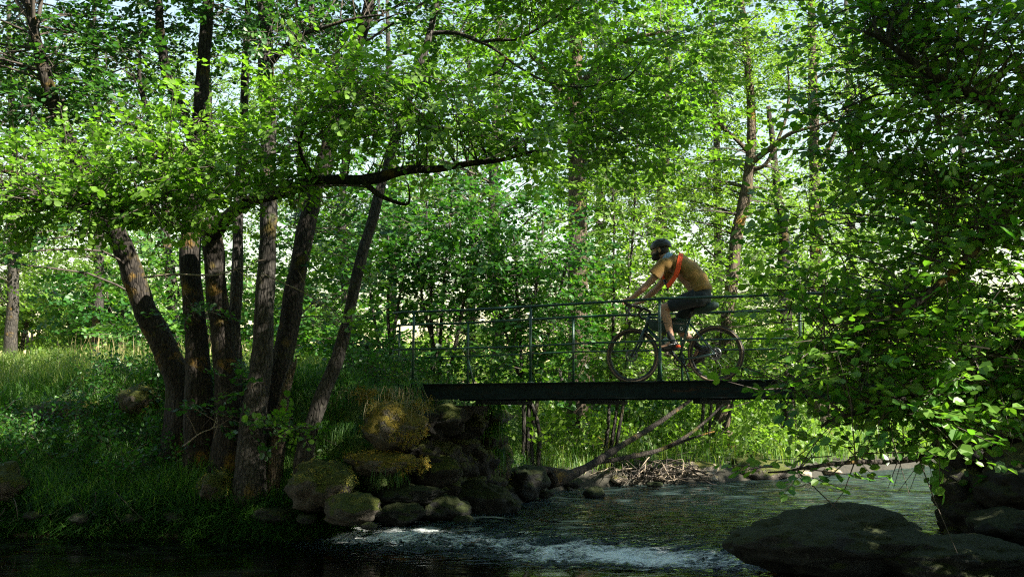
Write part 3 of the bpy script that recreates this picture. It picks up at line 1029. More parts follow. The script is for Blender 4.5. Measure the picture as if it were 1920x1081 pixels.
sapling('low leafy sapling just right of the slim slanting trunk', (735, 715, 15.8), [(690, 520, 15.6), (760, 500, 15.8), (730, 430, 16)],
        [blob(690, 640, 15.2, 60, 50, 0.6, 80), blob(740, 480, 16, 60, 60, 0.6, 60), blob(720, 660, 15.6, 60, 40, 0.6, 60)], single=200)
sapling('bushy sapling behind the left end of the railing', (830, 730, 16.2), [(800, 380, 16.2), (850, 350, 16.4), (780, 470, 16), (900, 450, 16.2)],
        [blob(800, 430, 16.2, 90, 80, 0.8, 150), blob(860, 520, 16.0, 100, 60, 0.8, 120), blob(790, 560, 16.2, 70, 50, 0.7, 70), blob(860, 620, 15.8, 90, 35, 0.6, 40), blob(920, 670, 15.6, 80, 30, 0.6, 30), blob(880, 390, 16.4, 100, 60, .8, 120), blob(780, 480, 16.4, 80, 60, .8, 70)], single=250)
sapling('broad leafed sapling behind the middle of the railing', (1000, 800, 16.8), [(960, 420, 16.8), (1020, 400, 17), (1080, 430, 17), (930, 560, 16.6)],
        [blob(960, 480, 16.6, 90, 80, 0.8, 150), blob(1040, 470, 17, 90, 90, 0.8, 150), blob(960, 600, 16.6, 90, 50, 0.7, 100), blob(1060, 600, 16.8, 80, 70, 0.8, 120), blob(1010, 680, 16.6, 80, 40, .6, 60)], single=250)
sapling('slender sapling rising behind the front wheel', (1150, 850, 18.2), [(1150, 330, 18), (1195, 260, 18.4), (1180, 480, 18)],
        [blob(1150, 420, 18, 80, 90, 0.8, 110), blob(1190, 560, 18, 80, 70, 0.8, 110), blob(1130, 650, 17.8, 70, 60, 0.7, 90), blob(1210, 680, 17.8, 80, 60, .7, 100), blob(1200, 330, 18.4, 70, 80, .8, 80)], spr='hazel', mat='birch', single=120, tmean=0.35)
sapling('leafy sapling behind the rear wheel, partly behind the rider', (1330, 860, 20.5), [(1300, 470, 20.5), (1370, 520, 20.5), (1420, 600, 20.4)],
        [blob(1300, 560, 20.5, 90, 80, 0.9, 130), blob(1390, 640, 20.3, 90, 70, 0.8, 130), blob(1310, 700, 20.2, 90, 50, 0.7, 110), blob(1440, 560, 20.8, 80, 80, .9, 110), blob(1440, 700, 20.4, 80, 60, .8, 90)], spr='hazel', mat='birch', tmean=0.45)

# ---- tall trees across the river
BK = 'tall trees beyond the river'
tree('tall_tree', 'pale trunk standing above the railing, right of centre', 'tree', BK,
     [([(1085, 800, 20), (1085, 650, 20), (1082, 520, 20), (1083, 400, 20), (1080, 250, 20), (1078, 100, 20.2), (1085, -80, 20.4)], [0.24, 0.21, 0.20, 0.19, 0.17, 0.14, 0.10])],
     [([(1078, 210, 20), (1010, 120, 19.6), (960, 60, 19.3)], [0.09, 0.06, 0.03]), ([(1082, 170, 20), (1150, 90, 19.6), (1240, 60, 19.2)], [0.09, 0.06, 0.03])],
     [blob(1000, 130, 20, 120, 90, 1.2, 150), blob(1180, 60, 20, 130, 90, 1.3, 190), blob(1090, -40, 20, 160, 80, 1.3, 130), blob(1240, 190, 20, 90, 90, 1.1, 150), blob(1040, 310, 20.6, 90, 60, 1, 70), blob(1170, 220, 19.6, 80, 60, 1, 100)],
     'far', 'alder', bark='bark_warm', tmean=0.5, branch_r=0.02)
tree('tall_tree', 'warm lit trunk with side branches above and right of the rider', 'tree', BK,
     [([(1355, 760, 21), (1365, 620, 21), (1375, 490, 21), (1392, 390, 21), (1406, 300, 21), (1408, 180, 21), (1395, 50, 21), (1388, -80, 21)], [0.165, 0.145, 0.13, 0.125, 0.115, 0.09, 0.07, 0.05])],
     [([(1404, 310, 21), (1450, 275, 20.6), (1490, 245, 20.3), (1565, 228, 20)], [0.075, 0.055, 0.04, 0.02]), ([(1406, 320, 21), (1440, 300, 20.8), (1478, 200, 20.6), (1475, 110, 20.6)], [0.06, 0.045, 0.03, 0.015]),
      ([(1404, 290, 21), (1340, 220, 20.8), (1300, 150, 20.6)], [0.05, 0.04, 0.02])],
     [blob(1330, 100, 21, 100, 110, 1.2, 210), blob(1440, 80, 20.6, 100, 100, 1.2, 210), blob(1330, 290, 21.4, 90, 90, 1.1, 150), blob(1480, 350, 21.6, 90, 70, 1.1, 130), blob(1390, -60, 21, 200, 80, 1.5, 160), blob(1290, 400, 21.6, 90, 70, 1, 140)],
     'fine', 'birch', bark='bark_warm', tmean=0.6, branch_r=0.02)
tree('tall_tree', 'straight pale stem near the edge of the dark foliage on the right', 'tree', BK,
     [([(1540, 760, 25), (1535, 600, 25), (1530, 450, 25), (1527, 300, 25), (1524, 150, 25), (1520, -80, 25)], [0.20, 0.17, 0.15, 0.14, 0.12, 0.08])],
     [([(1527, 330, 25), (1570, 240, 24.6), (1600, 180, 24.4)], [0.06, 0.045, 0.02])],
     [blob(1530, 120, 25, 130, 130, 1.6, 290), blob(1560, 380, 25, 120, 90, 1.5, 210), blob(1480, 480, 25, 110, 80, 1.4, 210), blob(1600, 580, 25, 120, 90, 1.4, 190), blob(1540, -80, 25, 200, 90, 1.6, 150)],
     'fine', 'birch', bark='bark_warm', tmean=0.68, branch_r=0.022)
tree('tall_tree', 'dark stem half hidden in leaves just right of the rider', 'tree', BK,
     [([(1478, 790, 22.5), (1474, 650, 22.5), (1470, 520, 22.5), (1468, 430, 22.5), (1455, 330, 22.6), (1440, 200, 22.8)], [0.17, 0.15, 0.14, 0.12, 0.09, 0.05])],
     [], [blob(1450, 450, 23, 100, 70, 1.2, 130), blob(1500, 560, 22.4, 80, 70, 1, 100), blob(1500, 680, 22, 90, 60, 1, 110)], 'far', 'birch', bark='bark', tmean=0.45)
tree('tall_tree', 'tall leafy crown behind the rider and the slender sapling', 'tree', BK,
     [([(1240, 800, 26), (1245, 600, 26), (1240, 400, 26), (1250, 200, 26), (1260, -60, 26)], [0.2, 0.17, 0.15, 0.12, 0.08])],
     [], [blob(1230, 330, 26, 130, 110, 1.6, 260), blob(1240, 560, 26, 130, 100, 1.6, 280), blob(1150, 450, 26, 100, 100, 1.5, 180), blob(1260, 120, 26, 120, 110, 1.6, 200), blob(1200, 700, 25, 130, 60, 1.4, 200)],
     'far', 'birch', bark='bark_warm', tmean=0.6, branch_r=0.02)
tree('tall_tree', 'sunlit crown filling the space above the railing near the centre', 'tree', BK,
     [([(930, 790, 30), (935, 600, 30), (925, 400, 30), (930, 200, 30), (940, -60, 30)], [0.2, 0.18, 0.16, 0.12, 0.08])],
     [], [blob(900, 420, 30, 150, 80, 1.8, 190), blob(900, 230, 30, 160, 110, 1.8, 200), blob(760, 330, 30, 120, 100, 1.8, 130), blob(1050, 520, 29, 130, 90, 1.8, 220), blob(1060, 350, 29, 90, 90, 1.8, 110), blob(1000, 640, 28, 120, 50, 1.4, 120)],
     'far', 'alder', bark='bark_grey', tmean=0.5, branch_r=0.022)
tree('tall_tree', 'leafy crown seen between the slanting trunks on the left', 'tree', BK,
     [([(650, 740, 21), (655, 600, 21), (640, 430, 21), (650, 250, 21)], [0.15, 0.13, 0.11, 0.07])],
     [], [blob(610, 520, 21, 80, 90, 1.2, 150), blob(650, 630, 20, 90, 60, 1.1, 150), blob(660, 400, 21, 120, 80, 1.2, 170), blob(640, 260, 21, 120, 90, 1.2, 130), blob(560, 650, 20, 70, 60, 1.1, 110)],
     'far', 'hazel', bark='bark_grey', tmean=0.6)
tree('tall_tree', 'leafy tree filling the gap between the leaning trunk and the pair', 'tree', BK,
     [([(330, 700, 22), (325, 560, 22), (310, 420, 22), (320, 250, 22)], [0.15, 0.13, 0.11, 0.06])],
     [], [blob(300, 500, 22, 80, 90, 1.2, 150), blob(330, 620, 21, 80, 60, 1.2, 140), blob(270, 620, 21.5, 70, 60, 1.1, 100), blob(450, 560, 22, 70, 110, 1.2, 130)],
     'far', 'hazel', bark='bark_grey', tmean=0.7)

FT = 'trees closing the view behind the meadow'
for lab, px, foot, Y, top, bl_, mt, tm in (
        ('leafy tree filling the left edge behind the leaning trunk', 20, 690, 30, 0, [(20, 120, 130, 130, 403), (40, 340, 130, 110, 372), (-40, 500, 80, 60, 170)], 'birch', .5),
        ('leafy tree behind the first fork of the alder clump', 180, 690, 33, 0, [(180, 180, 120, 130, 372), (190, 380, 110, 90, 341), (160, 490, 80, 50, 170)], 'birch', .5),
        ('leafy tree behind the alder pair', 390, 690, 35, 0, [(400, 160, 120, 130, 372), (390, 380, 120, 100, 403), (400, 540, 110, 60, 310)], 'birch', .55),
        ('leafy tree behind the straight broad trunk', 560, 690, 34, 0, [(540, 200, 110, 130, 356), (560, 420, 110, 100, 403), (640, 560, 80, 60, 150), (570, 570, 100, 50, 279)], 'birch', .55),
        ('leafy tree behind the slim slanting trunk', 730, 700, 33, 0, [(730, 150, 120, 130, 356), (740, 370, 110, 80, 310), (720, 500, 90, 50, 170)], 'birch', .5),
        ('leafy tree behind the left part of the railing', 880, 700, 37, 0, [(880, 110, 120, 130, 356), (870, 330, 120, 100, 372), (830, 600, 120, 60, 200), (960, 640, 110, 40, 130), (900, 520, 120, 60, 248)], 'birch', .45),
        ('leafy tree between the pale trunk and the slender sapling', 1120, 740, 33, 0, [(1120, 120, 110, 120, 356), (1130, 340, 110, 100, 403), (1100, 560, 110, 90, 403), (1110, 690, 110, 50, 279)], 'birch', .5),
        ('bright tree behind the warm lit trunk', 1340, 760, 32, 0, [(1330, 150, 110, 130, 387), (1350, 350, 110, 100, 434), (1360, 530, 110, 90, 434), (1370, 680, 110, 60, 341)], 'birch', .7),
        ('bright tree filling behind the straight pale stem', 1590, 760, 34, 0, [(1580, 150, 120, 130, 403), (1600, 380, 120, 110, 434), (1540, 580, 120, 90, 434), (1600, 720, 130, 50, 341)], 'birch', .65),
        ('bright tree glimpsed through the overhanging leaves at the right edge', 1800, 760, 33, 0, [(1800, 150, 130, 140, 356), (1800, 400, 130, 120, 356), (1800, 640, 130, 110, 356)], 'birch', .6)):
    tree('tall_tree', lab, 'tree', FT, [([(px, foot, Y), (px + 6, (foot + top) * .55, Y), (px - 4, top, Y)], [0.2, 0.15, 0.06])], [],
         [blob(a_, b_, Y, c_, d_, 1.8, n_) for a_, b_, c_, d_, n_ in bl_], 'far', mt, bark='bark_grey', tmean=tm, branch_r=0.02, sides=9, clump=0.42, per=7)

# ---- bushes and trees across the meadow on the far left
FB = 'sunlit bushes across the meadow'


def bush(label, px, foot, Y, blobs, tmean=0.7, mat='birch', name='bush', cat='bush', group=FB, spr='bush'):
    stems = [([(px + dx, foot, Y), (px + dx * 2.5, foot - 60, Y), (px + dx * 4, foot - 130, Y)], [0.09, 0.07, 0.03]) for dx in (-8, 0, 9)]
    return tree(name, label, cat, group, stems, [], blobs, spr, mat, bark='bark_grey', tmean=tmean, sides=6, clump=0.36, branch_r=0.02)


bush('pale green bush at the far left edge of the meadow', 30, 660, 36, [blob(20, 590, 36, 110, 60, 2, 260), blob(-60, 560, 36, 100, 90, 2, 160)])
bush('rounded bright bush left of the leaning trunk', 130, 660, 40, [blob(130, 580, 40, 100, 60, 2.2, 280), blob(90, 540, 40, 80, 40, 2, 140)], 0.8)
bush('darker green bush touching the leaning trunk', 230, 665, 34, [blob(220, 610, 34, 70, 50, 1.8, 190), blob(190, 560, 34, 60, 40, 1.6, 110)], 0.3, 'hazel')
bush('tall pale tree on the skyline at far left', 60, 640, 55, [blob(40, 470, 55, 110, 60, 3, 150), blob(150, 430, 55, 80, 40, 3, 60), blob(-40, 380, 55, 120, 120, 3, 160)], 0.8, name='far_tree', cat='tree')
bush('tall pale tree behind the leaning trunk', 240, 640, 52, [blob(250, 520, 52, 100, 60, 3, 160), blob(280, 400, 52, 100, 80, 3, 140)], 0.75, name='far_tree', cat='tree')
bush('bright hedge bush seen between the alder stems', 480, 670, 38, [blob(480, 610, 38, 120, 60, 2, 240), blob(600, 620, 38, 90, 50, 2, 130)], 0.7)
bush('low pale bush in the meadow behind the railing posts', 820, 700, 45, [blob(800, 665, 45, 110, 24, 2, 120), blob(920, 670, 45, 90, 22, 2, 90)], 0.8)
bush('leafy bush right of the far pale stem', 1660, 780, 30, [blob(1640, 680, 30, 140, 80, 2, 300), blob(1760, 640, 30, 140, 120, 2, 260), blob(1700, 450, 31, 160, 120, 2, 260)], 0.6)
bush('leafy bush on the opposite bank under the right end of the bridge', 1430, 790, 27, [blob(1420, 745, 27, 120, 40, 1.2, 190), blob(1300, 745, 26, 110, 40, 1.2, 170)], 0.55, spr='far')
bush('shady bush on the opposite bank left of the fallen trunk', 1080, 820, 21, [blob(1080, 770, 21, 90, 40, 1, 110), blob(1180, 780, 21.5, 80, 35, 1, 100)], 0.4, 'hazel', spr='far')

# ---- the distant wood that closes the horizon
n = 1700
th = rng.uniform(-0.75, 0.75, n)
rr_ = rng.uniform(95, 240, n)
hh_ = rng.uniform(0, 1, n) ** 0.8
X_, Y_ = rr_ * np.sin(th), rr_ * np.cos(th)
hmax = 4.0 + 2.5 * vnoise(X_, Y_, 0.12, 61) + rng.uniform(-1, 1, n)
Z_ = height(X_, Y_) + hh_ * np.maximum(hmax, 1.5)
o = bake_leaves('distant_woodland', [Sprig(np.random.default_rng(70 + k), 3.5, 16, 1.3, 0.9) for k in range(4)], np.stack([X_, Y_, Z_], -1), rng.normal(size=(n, 3)) * (1, 1, .4),
                np.tile((0, 0, 1.0), (n, 1)) + rng.normal(size=(n, 3)) * .4, rng.uniform(.7, 1.3, n), np.clip(rng.normal(.5, .2, n), 0, 1), 'birch', None, 0.9, simple=True)
tag(o, 'hazy green line of distant woods beyond the meadow', 'woodland', kind='stuff')

# ---- the near tree on the right
tree('overhanging_tree', 'dark leafy tree overhanging the river along the right edge', 'tree', None,
     [([(2080, 980, 7.4), (2060, 760, 7.3), (2010, 560, 7.2), (1990, 300, 7.2), (2010, 0, 7.2), (2040, -300, 7.2)], [0.17, 0.15, 0.13, 0.11, 0.09, 0.05])],
     [([(2000, 520, 7.2), (1920, 350, 6.9), (1860, 430, 6.7), (1800, 500, 6.5), (1740, 560, 6.4), (1640, 600, 6.3)], [0.05, 0.045, 0.04, 0.032, 0.022, 0.01]),
      ([(2010, 560, 7.2), (1900, 660, 6.8), (1780, 720, 6.5), (1640, 760, 6.3), (1540, 800, 6.2)], [0.05, 0.04, 0.03, 0.02, 0.008]),
      ([(1995, 300, 7.2), (1860, 200, 6.9), (1740, 130, 6.8), (1620, 60, 6.8)], [0.05, 0.04, 0.03, 0.012]),
      ([(2030, 680, 7.3), (1900, 800, 6.7), (1760, 850, 6.3), (1600, 862, 6.0), (1440, 885, 5.9)], [0.045, 0.035, 0.022, 0.012, 0.005])],
     [blob(1870, 90, 7.0, 170, 150, 0.7, 141), blob(1760, 60, 7.2, 100, 110, 0.6, 98), blob(1650, 40, 7.3, 80, 90, 0.5, 76), blob(1880, 350, 6.9, 160, 170, 0.7, 141), blob(1740, 270, 7.1, 90, 120, 0.6, 98),
      blob(1760, 460, 6.9, 80, 110, 0.6, 87), blob(1890, 580, 6.7, 130, 130, 0.7, 141), blob(1710, 600, 6.8, 80, 70, 0.45, 76), blob(1630, 640, 6.6, 50, 50, 0.35, 45), blob(1570, 680, 6.5, 40, 30, 0.25, 19), blob(1760, 690, 6.5, 110, 70, 0.5, 87),
      blob(1890, 720, 6.6, 120, 80, 0.5, 98), blob(1720, 770, 6.4, 70, 36, 0.35, 53), blob(1650, 735, 6.4, 60, 30, 0.3, 38), blob(1740, 825, 6.2, 40, 14, 0.2, 11), blob(1500, 880, 6.0, 70, 5, 0.12, 11), blob(1610, 862, 6.1, 40, 10, 0.15, 11), blob(1535, 640, 6.6, 40, 40, 0.3, 26), blob(1500, 720, 6.5, 36, 24, 0.25, 16),
      blob(1540, 430, 7.2, 50, 70, 0.4, 26), blob(1530, 250, 7.8, 60, 80, 0.4, 22), blob(1475, 600, 6.8, 36, 40, 0.25, 12), blob(1550, 60, 7.8, 70, 70, 0.5, 24),
      blob(1610, 130, 7.6, 80, 110, 0.5, 60), blob(1640, 300, 7.5, 70, 90, 0.5, 60), blob(1560, 560, 7.0, 40, 60, 0.3, 20),
      blob(2130, 200, 7.0, 130, 420, 1.0, 241), blob(2150, 640, 7.0, 130, 200, 0.9, 172)],
     'near', 'near_leaf', bark='bark', single=300, clump=0.28, per=6, tmean=0.78, tsd=0.2, branch_r=0.010)
# unseen trees outside the frame, added to block sun and sky light
def round_tree(label, X, Y, h_, crowns, group, spr='wood', mat='hazel'):
    z0 = hz(X, Y)
    pts = [proj(np.array((X + dx, Y, z0 + h_ * f))) for dx, f in ((0, 0), (0.15, 0.35), (0.05, 0.7), (0, 0.97))]
    tree('unseen_shade_tree', label, 'tree', group, [([(float(p[0]), float(p[1]), Y) for p in pts], [0.2, 0.16, 0.1, 0.03])], [],
         [((X + dx, Y + dy, z0 + dz), r, n_) for dx, dy, dz, r, n_ in crowns], spr, mat, clump=0.4, per=14, outside=True)


RB, NB = 'unseen trees added on the right bank for shade', 'unseen trees added behind the viewpoint for shade'
round_tree('tall unseen tree added for shade on the right bank outside the river bend', 10.2, 9.2, 12, [(0, 0, 7.5, (1.7, 2.2, 2.6), 260), (-0.6, -0.2, 10.0, (1.6, 1.8, 1.3), 170), (-1.0, -0.8, 4, (1.6, 2.0, 1.9), 170)], RB)
round_tree('tallest unseen tree added for shade on the right bank by the near rocks', 8.8, 4.8, 14, [(0, 0, 10.6, (1.7, 2.4, 1.9), 230), (0, 0, 7.2, (1.6, 2.2, 1.8), 170), (-.3, 0.6, 4, (1.5, 2.0, 1.8), 150), (-1.9, -0.5, 4.8, (1.2, 1.5, 1.4), 85), (-2.4, 0.6, 2.9, (1.0, 1.2, 1.0), 60)], RB)
round_tree('unseen tree added for shade on the right bank set back from the river', 12.5, 13.0, 11, [(0, 0, 6.5, (1.6, 1.8, 2.6), 150), (0, 0, 9.3, (1.3, 1.5, 1.2), 70)], RB)
round_tree('unseen tree added for shade close behind the overhanging tree on the right bank', 6.9, 6.6, 9.5, [(0, 0, 5.8, (1.2, 1.4, 1.6), 95), (0, 0.6, 3.2, (1.0, 1.3, 1.2), 60)], RB)
for k, (lab, X, Y, h_, lean) in enumerate((('unseen tree added for shade behind the viewpoint leaning over the river on the left', -4.0, 0.6, 12, 2.2), ('unseen tree added for shade directly behind the viewpoint', 0.3, -2.2, 13, 1.0), ('unseen tree added for shade behind the viewpoint on the right', 4.8, 0.4, 13, 1.2),
                                     ('unseen tree added for shade to the left of the viewpoint leaning over the river', -9.0, 2.6, 12, 2.4), ('unseen tree added for shade far behind and left of the viewpoint', -7, -5, 13, 0), ('unseen tree added for shade far behind and right of the viewpoint', 5.5, -6, 13, 0),
                                     ('unseen tree added for shade on the near bank far to the left', -15, 4, 12, 1.5), ('unseen tree added for shade well behind the viewpoint', -1.5, -8, 14, 0))):
    round_tree(lab, X, Y, h_, [(0, 0, h_ * .30, (2.4, 1.6, 1.9), 190), (0, lean * .6, h_ * .55, (2.5, 2.3, 2.0), 260), (0.3, lean, h_ * .78, (2.5, 2.3, 1.8), 260)], NB)


# ------------------------------------------------------------------ grass and ground plants
def blades(name, X, Y, h, mat, parent=None, tint=0.5, w=0.006, lean=0.35, Z=None, droop=None):
    n = len(X)
    z = height(X, Y) if Z is None else Z
    a = rng.uniform(0, 6.28, n)
    d = np.stack([np.cos(a), np.sin(a), np.zeros(n)], -1)
    sdir = np.stack([-np.sin(a + rng.normal(0, .6, n)), np.cos(a), np.zeros(n)], -1)
    b = np.stack([X, Y, z - 0.02], -1)
    ln = rng.uniform(0.1, 1.0, n)[:, None] * lean
    hh = h[:, None]
    up1 = np.array((0, 0, 1.0))
    m1 = b + up1 * hh * 0.5 + d * hh * ln * 0.3
    m2 = b + up1 * hh * (0.85 if droop is None else droop) + d * hh * ln * 0.8
    e = b + up1 * hh * (1.0 if droop is None else droop * 0.75) + d * hh * ln * 1.35
    ww = (w * rng.uniform(0.6, 1.4, n))[:, None]
    mm = (m1 + m2) / 2
    V = np.stack([b - sdir * ww, b + sdir * ww, mm - sdir * ww * .8, mm + sdir * ww * .8, e - sdir * ww * .12, e + sdir * ww * .12], 1)
    F = np.array([(0, 1, 3, 2), (2, 3, 5, 4)])
    FF = (np.arange(n)[:, None, None] * 6 + F[None]).reshape(-1, 4)
    t = np.repeat(np.clip(rng.normal(tint, .2, n), 0, 1), 2)
    me = quad_mesh(name, V.reshape(-1, 3), FF, [M[mat]], None, True, t)
    return link(name, me, parent)


def scatter(n, x0, x1, y0, y1, cond):
    X = rng.uniform(x0, x1, n)
    Y = rng.uniform(y0, y1, n)
    k = cond(X, Y)
    return X[k], Y[k]


def dland(X, Y):
    X, Y = warp(X, Y)
    d = seg_dist(X, Y, LEFT)
    return np.where(in_river(X, Y), -d, d)


def patchy(X, Y, s, seed, thr):
    return vnoise(X, Y, s, seed) > thr


X, Y = scatter(48000, -9, -2.0, 11.7, 15.8, lambda x, y: (dland(x, y) > 0.05) & (dland(x, y) < 3.7) & patchy(x, y, 2.5, 81, -0.55))
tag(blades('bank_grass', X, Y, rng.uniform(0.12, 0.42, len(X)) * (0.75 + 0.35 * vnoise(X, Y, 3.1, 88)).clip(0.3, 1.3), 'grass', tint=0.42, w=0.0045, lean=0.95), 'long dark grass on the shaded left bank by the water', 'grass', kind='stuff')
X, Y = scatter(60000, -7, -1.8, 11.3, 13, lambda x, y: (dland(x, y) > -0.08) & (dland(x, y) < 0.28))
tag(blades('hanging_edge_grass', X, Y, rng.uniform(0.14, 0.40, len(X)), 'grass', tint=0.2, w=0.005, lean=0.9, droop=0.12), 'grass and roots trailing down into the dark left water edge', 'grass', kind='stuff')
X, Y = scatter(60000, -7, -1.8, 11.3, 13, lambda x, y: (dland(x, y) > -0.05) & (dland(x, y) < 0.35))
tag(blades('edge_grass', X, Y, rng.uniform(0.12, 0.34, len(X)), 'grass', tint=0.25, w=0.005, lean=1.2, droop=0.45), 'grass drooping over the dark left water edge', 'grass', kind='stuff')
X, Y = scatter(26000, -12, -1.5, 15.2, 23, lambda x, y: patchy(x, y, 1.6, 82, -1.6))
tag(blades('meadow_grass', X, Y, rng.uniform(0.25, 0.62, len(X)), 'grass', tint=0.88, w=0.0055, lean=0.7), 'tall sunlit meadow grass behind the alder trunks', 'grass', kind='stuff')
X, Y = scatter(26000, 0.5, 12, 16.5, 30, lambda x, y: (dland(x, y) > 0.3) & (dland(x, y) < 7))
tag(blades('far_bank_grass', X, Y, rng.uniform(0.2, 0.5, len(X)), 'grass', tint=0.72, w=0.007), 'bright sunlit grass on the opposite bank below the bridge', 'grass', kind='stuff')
X, Y = scatter(11000, -6, 2, 14.2, 18, lambda x, y: (dland(x, y) > 0.5))
tag(blades('path_grass', X, Y, rng.uniform(0.08, 0.26, len(X)), 'grass', tint=0.6, w=0.005), 'short green grass around the left end of the bridge', 'grass', kind='stuff')
X, Y = scatter(9000, -30, 30, 24, 60, lambda x, y: dland(x, y) > 1)
tag(blades('far_meadow_grass', X, Y, rng.uniform(0.3, 0.8, len(X)), 'grass', tint=0.85, w=0.02), 'pale distant meadow grass behind the trees', 'grass', kind='stuff')
# seed heads
X, Y = scatter(260, -7.6, -5.0, 16.5, 19, lambda x, y: x > -99)
tag(blades('seed_heads', X, Y, rng.uniform(0.55, 0.85, len(X)), 'straw', tint=0.7, w=0.005, lean=0.2), 'straw coloured seed heads standing in the sunlit meadow', 'grass', kind='stuff')


def herbs(name, label, X, Y, hmin, hmax, mat, tint, spr='herb'):
    n = len(X)
    z = height(X, Y)
    P = np.stack([X, Y, z + rng.uniform(0.0, hmax, n)], -1)
    A = rng.normal(size=(n, 3))
    A[:, 2] = np.abs(A[:, 2]) * 0.8 + 0.15
    upv = np.tile((0, 0, 1.0), (n, 1)) + rng.normal(size=(n, 3)) * .5
    sp, wd = SPR[spr]
    o = bake_leaves(name, sp, P, A, upv, rng.uniform(.7, 1.2, n), np.clip(rng.normal(tint, .2, n), 0, 1), mat, None, wd, simple=name.startswith('far'))
    return tag(o, label, 'undergrowth', kind='stuff')


X, Y = scatter(2600, -8, 0.2, 12.0, 15.5, lambda x, y: (dland(x, y) > 0.35) & patchy(x, y, 1.3, 83, -0.15))
herbs('bank_undergrowth', 'broad leafed plants among the alder roots', X, Y, 0, 0.35, 'hazel', 0.4)
X, Y = scatter(1500, -13, -1, 16, 24, lambda x, y: patchy(x, y, 0.9, 84, 0.0))
herbs('meadow_undergrowth', 'leafy weeds in the sunny meadow', X, Y, 0, 0.4, 'birch', 0.6)
X, Y = scatter(6000, -0.5, 13, 15.5, 30, lambda x, y: (dland(x, y) > 0.4) & (dland(x, y) < 8) & patchy(x, y, 0.9, 85, -0.35))
herbs('far_bank_undergrowth', 'leafy plants along the opposite bank', X, Y, 0, 0.5, 'birch', 0.6, 'hazel')
X, Y = scatter(900, 4, 9, 9.8, 14, lambda x, y: ~in_river(x, y))
herbs('right_bank_undergrowth', 'dark plants on the shaded right bank', X, Y, 0, 0.4, 'hazel', 0.25, 'hazel')


# ------------------------------------------------------------------ rocks
def rock_mesh(r, seed, rough=0.28, sub=4, angular=0.5):
    bm = bmesh.new()
    bmesh.ops.create_icosphere(bm, subdivisions=sub, radius=1.0)
    o = Vector((seed * 7.3, seed * 3.1, seed * 1.7))
    for v in bm.verts:
        d = v.co.normalized()
        f = 1 + rough * mnoise.noise(d * 1.3 + o) + rough * 0.5 * mnoise.noise(d * 3.1 + o) + rough * 0.22 * mnoise.noise(d * 7 + o) + rough * 0.10 * mnoise.noise(d * 16 + o)
        vor = mnoise.voronoi(d * 1.5 + o)[0]
        f -= angular * 0.25 * (vor[1] - vor[0]) * 0.6
        q = Vector((d.x * r[0], d.y * r[1], d.z * r[2])) * f
        c_ = abs(mnoise.noise(q * 2.4 + o))
        g_ = 0.030 * mnoise.noise(q * 7 + o) + 0.016 * mnoise.noise(q * 17 + o) + 0.008 * mnoise.noise(q * 38 + o) - 0.035 * max(0, 1 - c_ / 0.07)
        v.co = q + d * g_ * min(1, 2.5 * min(r))
    me = bpy.data.meshes.new('rock')
    bm.to_mesh(me)
    bm.free()
    me.polygons.foreach_set('use_smooth', [True] * len(me.polygons))
    return me


rock_n = [0]


def rock(label, px, py, Y, wpx, hpx, mat, depth=None, name='boulder', cat='boulder', group=None, rz=0.0, rough=0.3, sub=4, angular=0.5, tilt=0.0):
    """py is the rock's middle row; wpx, hpx its full width and height in the photograph"""
    rock_n[0] += 1
    k = Y / FPX
    r = (wpx * k / 2, (depth if depth else wpx * k * 0.42), hpx * k / 2)
    sub = 5 if wpx > 250 else sub
    me = rock_mesh(r, rock_n[0], rough, sub, angular)
    me.materials.append(M[mat])
    o = link(name, me)
    o.location = at(px, py, Y)
    o.rotation_euler = (0, tilt, rz)
    tag(o, label, cat, group)
    return o


rock('large dark rock in the water at the lower right', 1570, 1015, 9.0, 400, 120, 'rock_dark', 0.6, rz=0.12, rough=0.22)
rock('low dark rock running off to the right corner', 1800, 1050, 8.7, 330, 90, 'rock_dark', 0.6, rough=0.22)
rock('square mossy boulder set under the dry grass of the abutment', 740, 800, 12.25, 120, 90, 'rock_moss', 0.36, rough=0.2, angular=0.8)
rock('flat ledge stone covered in orange moss under the square boulder', 722, 868, 12.15, 150, 46, 'rock_moss', 0.36, rough=0.25)
rock('rounded mossy boulder at the foot of the slim slanting trunk', 605, 915, 11.75, 120, 95, 'rock_green', 0.4)
rock('pale angular rock at the water edge below the mossy boulder', 662, 955, 11.4, 105, 62, 'rock_green', 0.32, angular=0.9)
rock('flat dark slab below the ledge stone', 765, 925, 12.2, 120, 36, 'rock_dark', 0.35, angular=0.8)
rock('dark stone at the left of the wet stones under the bridge', 755, 962, 11.9, 90, 40, 'rock_dark', 0.3)
rock('dark stone in the middle of the wet stones under the bridge', 830, 955, 12.4, 110, 56, 'rock_dark', 0.35)
rock('largest dark stone at the right of the wet stones under the bridge', 905, 940, 13.2, 120, 70, 'rock_dark', 0.4)
rock('mossy upright rock at the corner under the bridge', 915, 860, 14.6, 80, 140, 'rock_green', 0.4)
rock('rounded rock beside the root of the fallen trunk', 985, 905, 14.9, 80, 70, 'rock_dark', 0.35)
rock('small dark stone standing in the clear shallow water', 1116, 924, 15.4, 38, 26, 'rock_dark', 0.2, name='stone', cat='stone', sub=3)
rock('tiny flat stone breaking the water near the opposite bank', 1228, 908, 17.0, 34, 12, 'rock_dark', 0.15, name='stone', cat='stone', sub=3)
rock('yellow mossy boulder on the bank behind the fallen trunk', 1120, 840, 19.2, 70, 50, 'rock_moss', 0.4)
rock('pale brown rock by the water at the foot of the sunny grass', 1300, 886, 19.0, 110, 42, 'rock_pale', 0.45, angular=0.8)
rock('broad mossy rock at the water edge under the sunny grass', 1415, 880, 19.6, 130, 46, 'rock_green', 0.5)
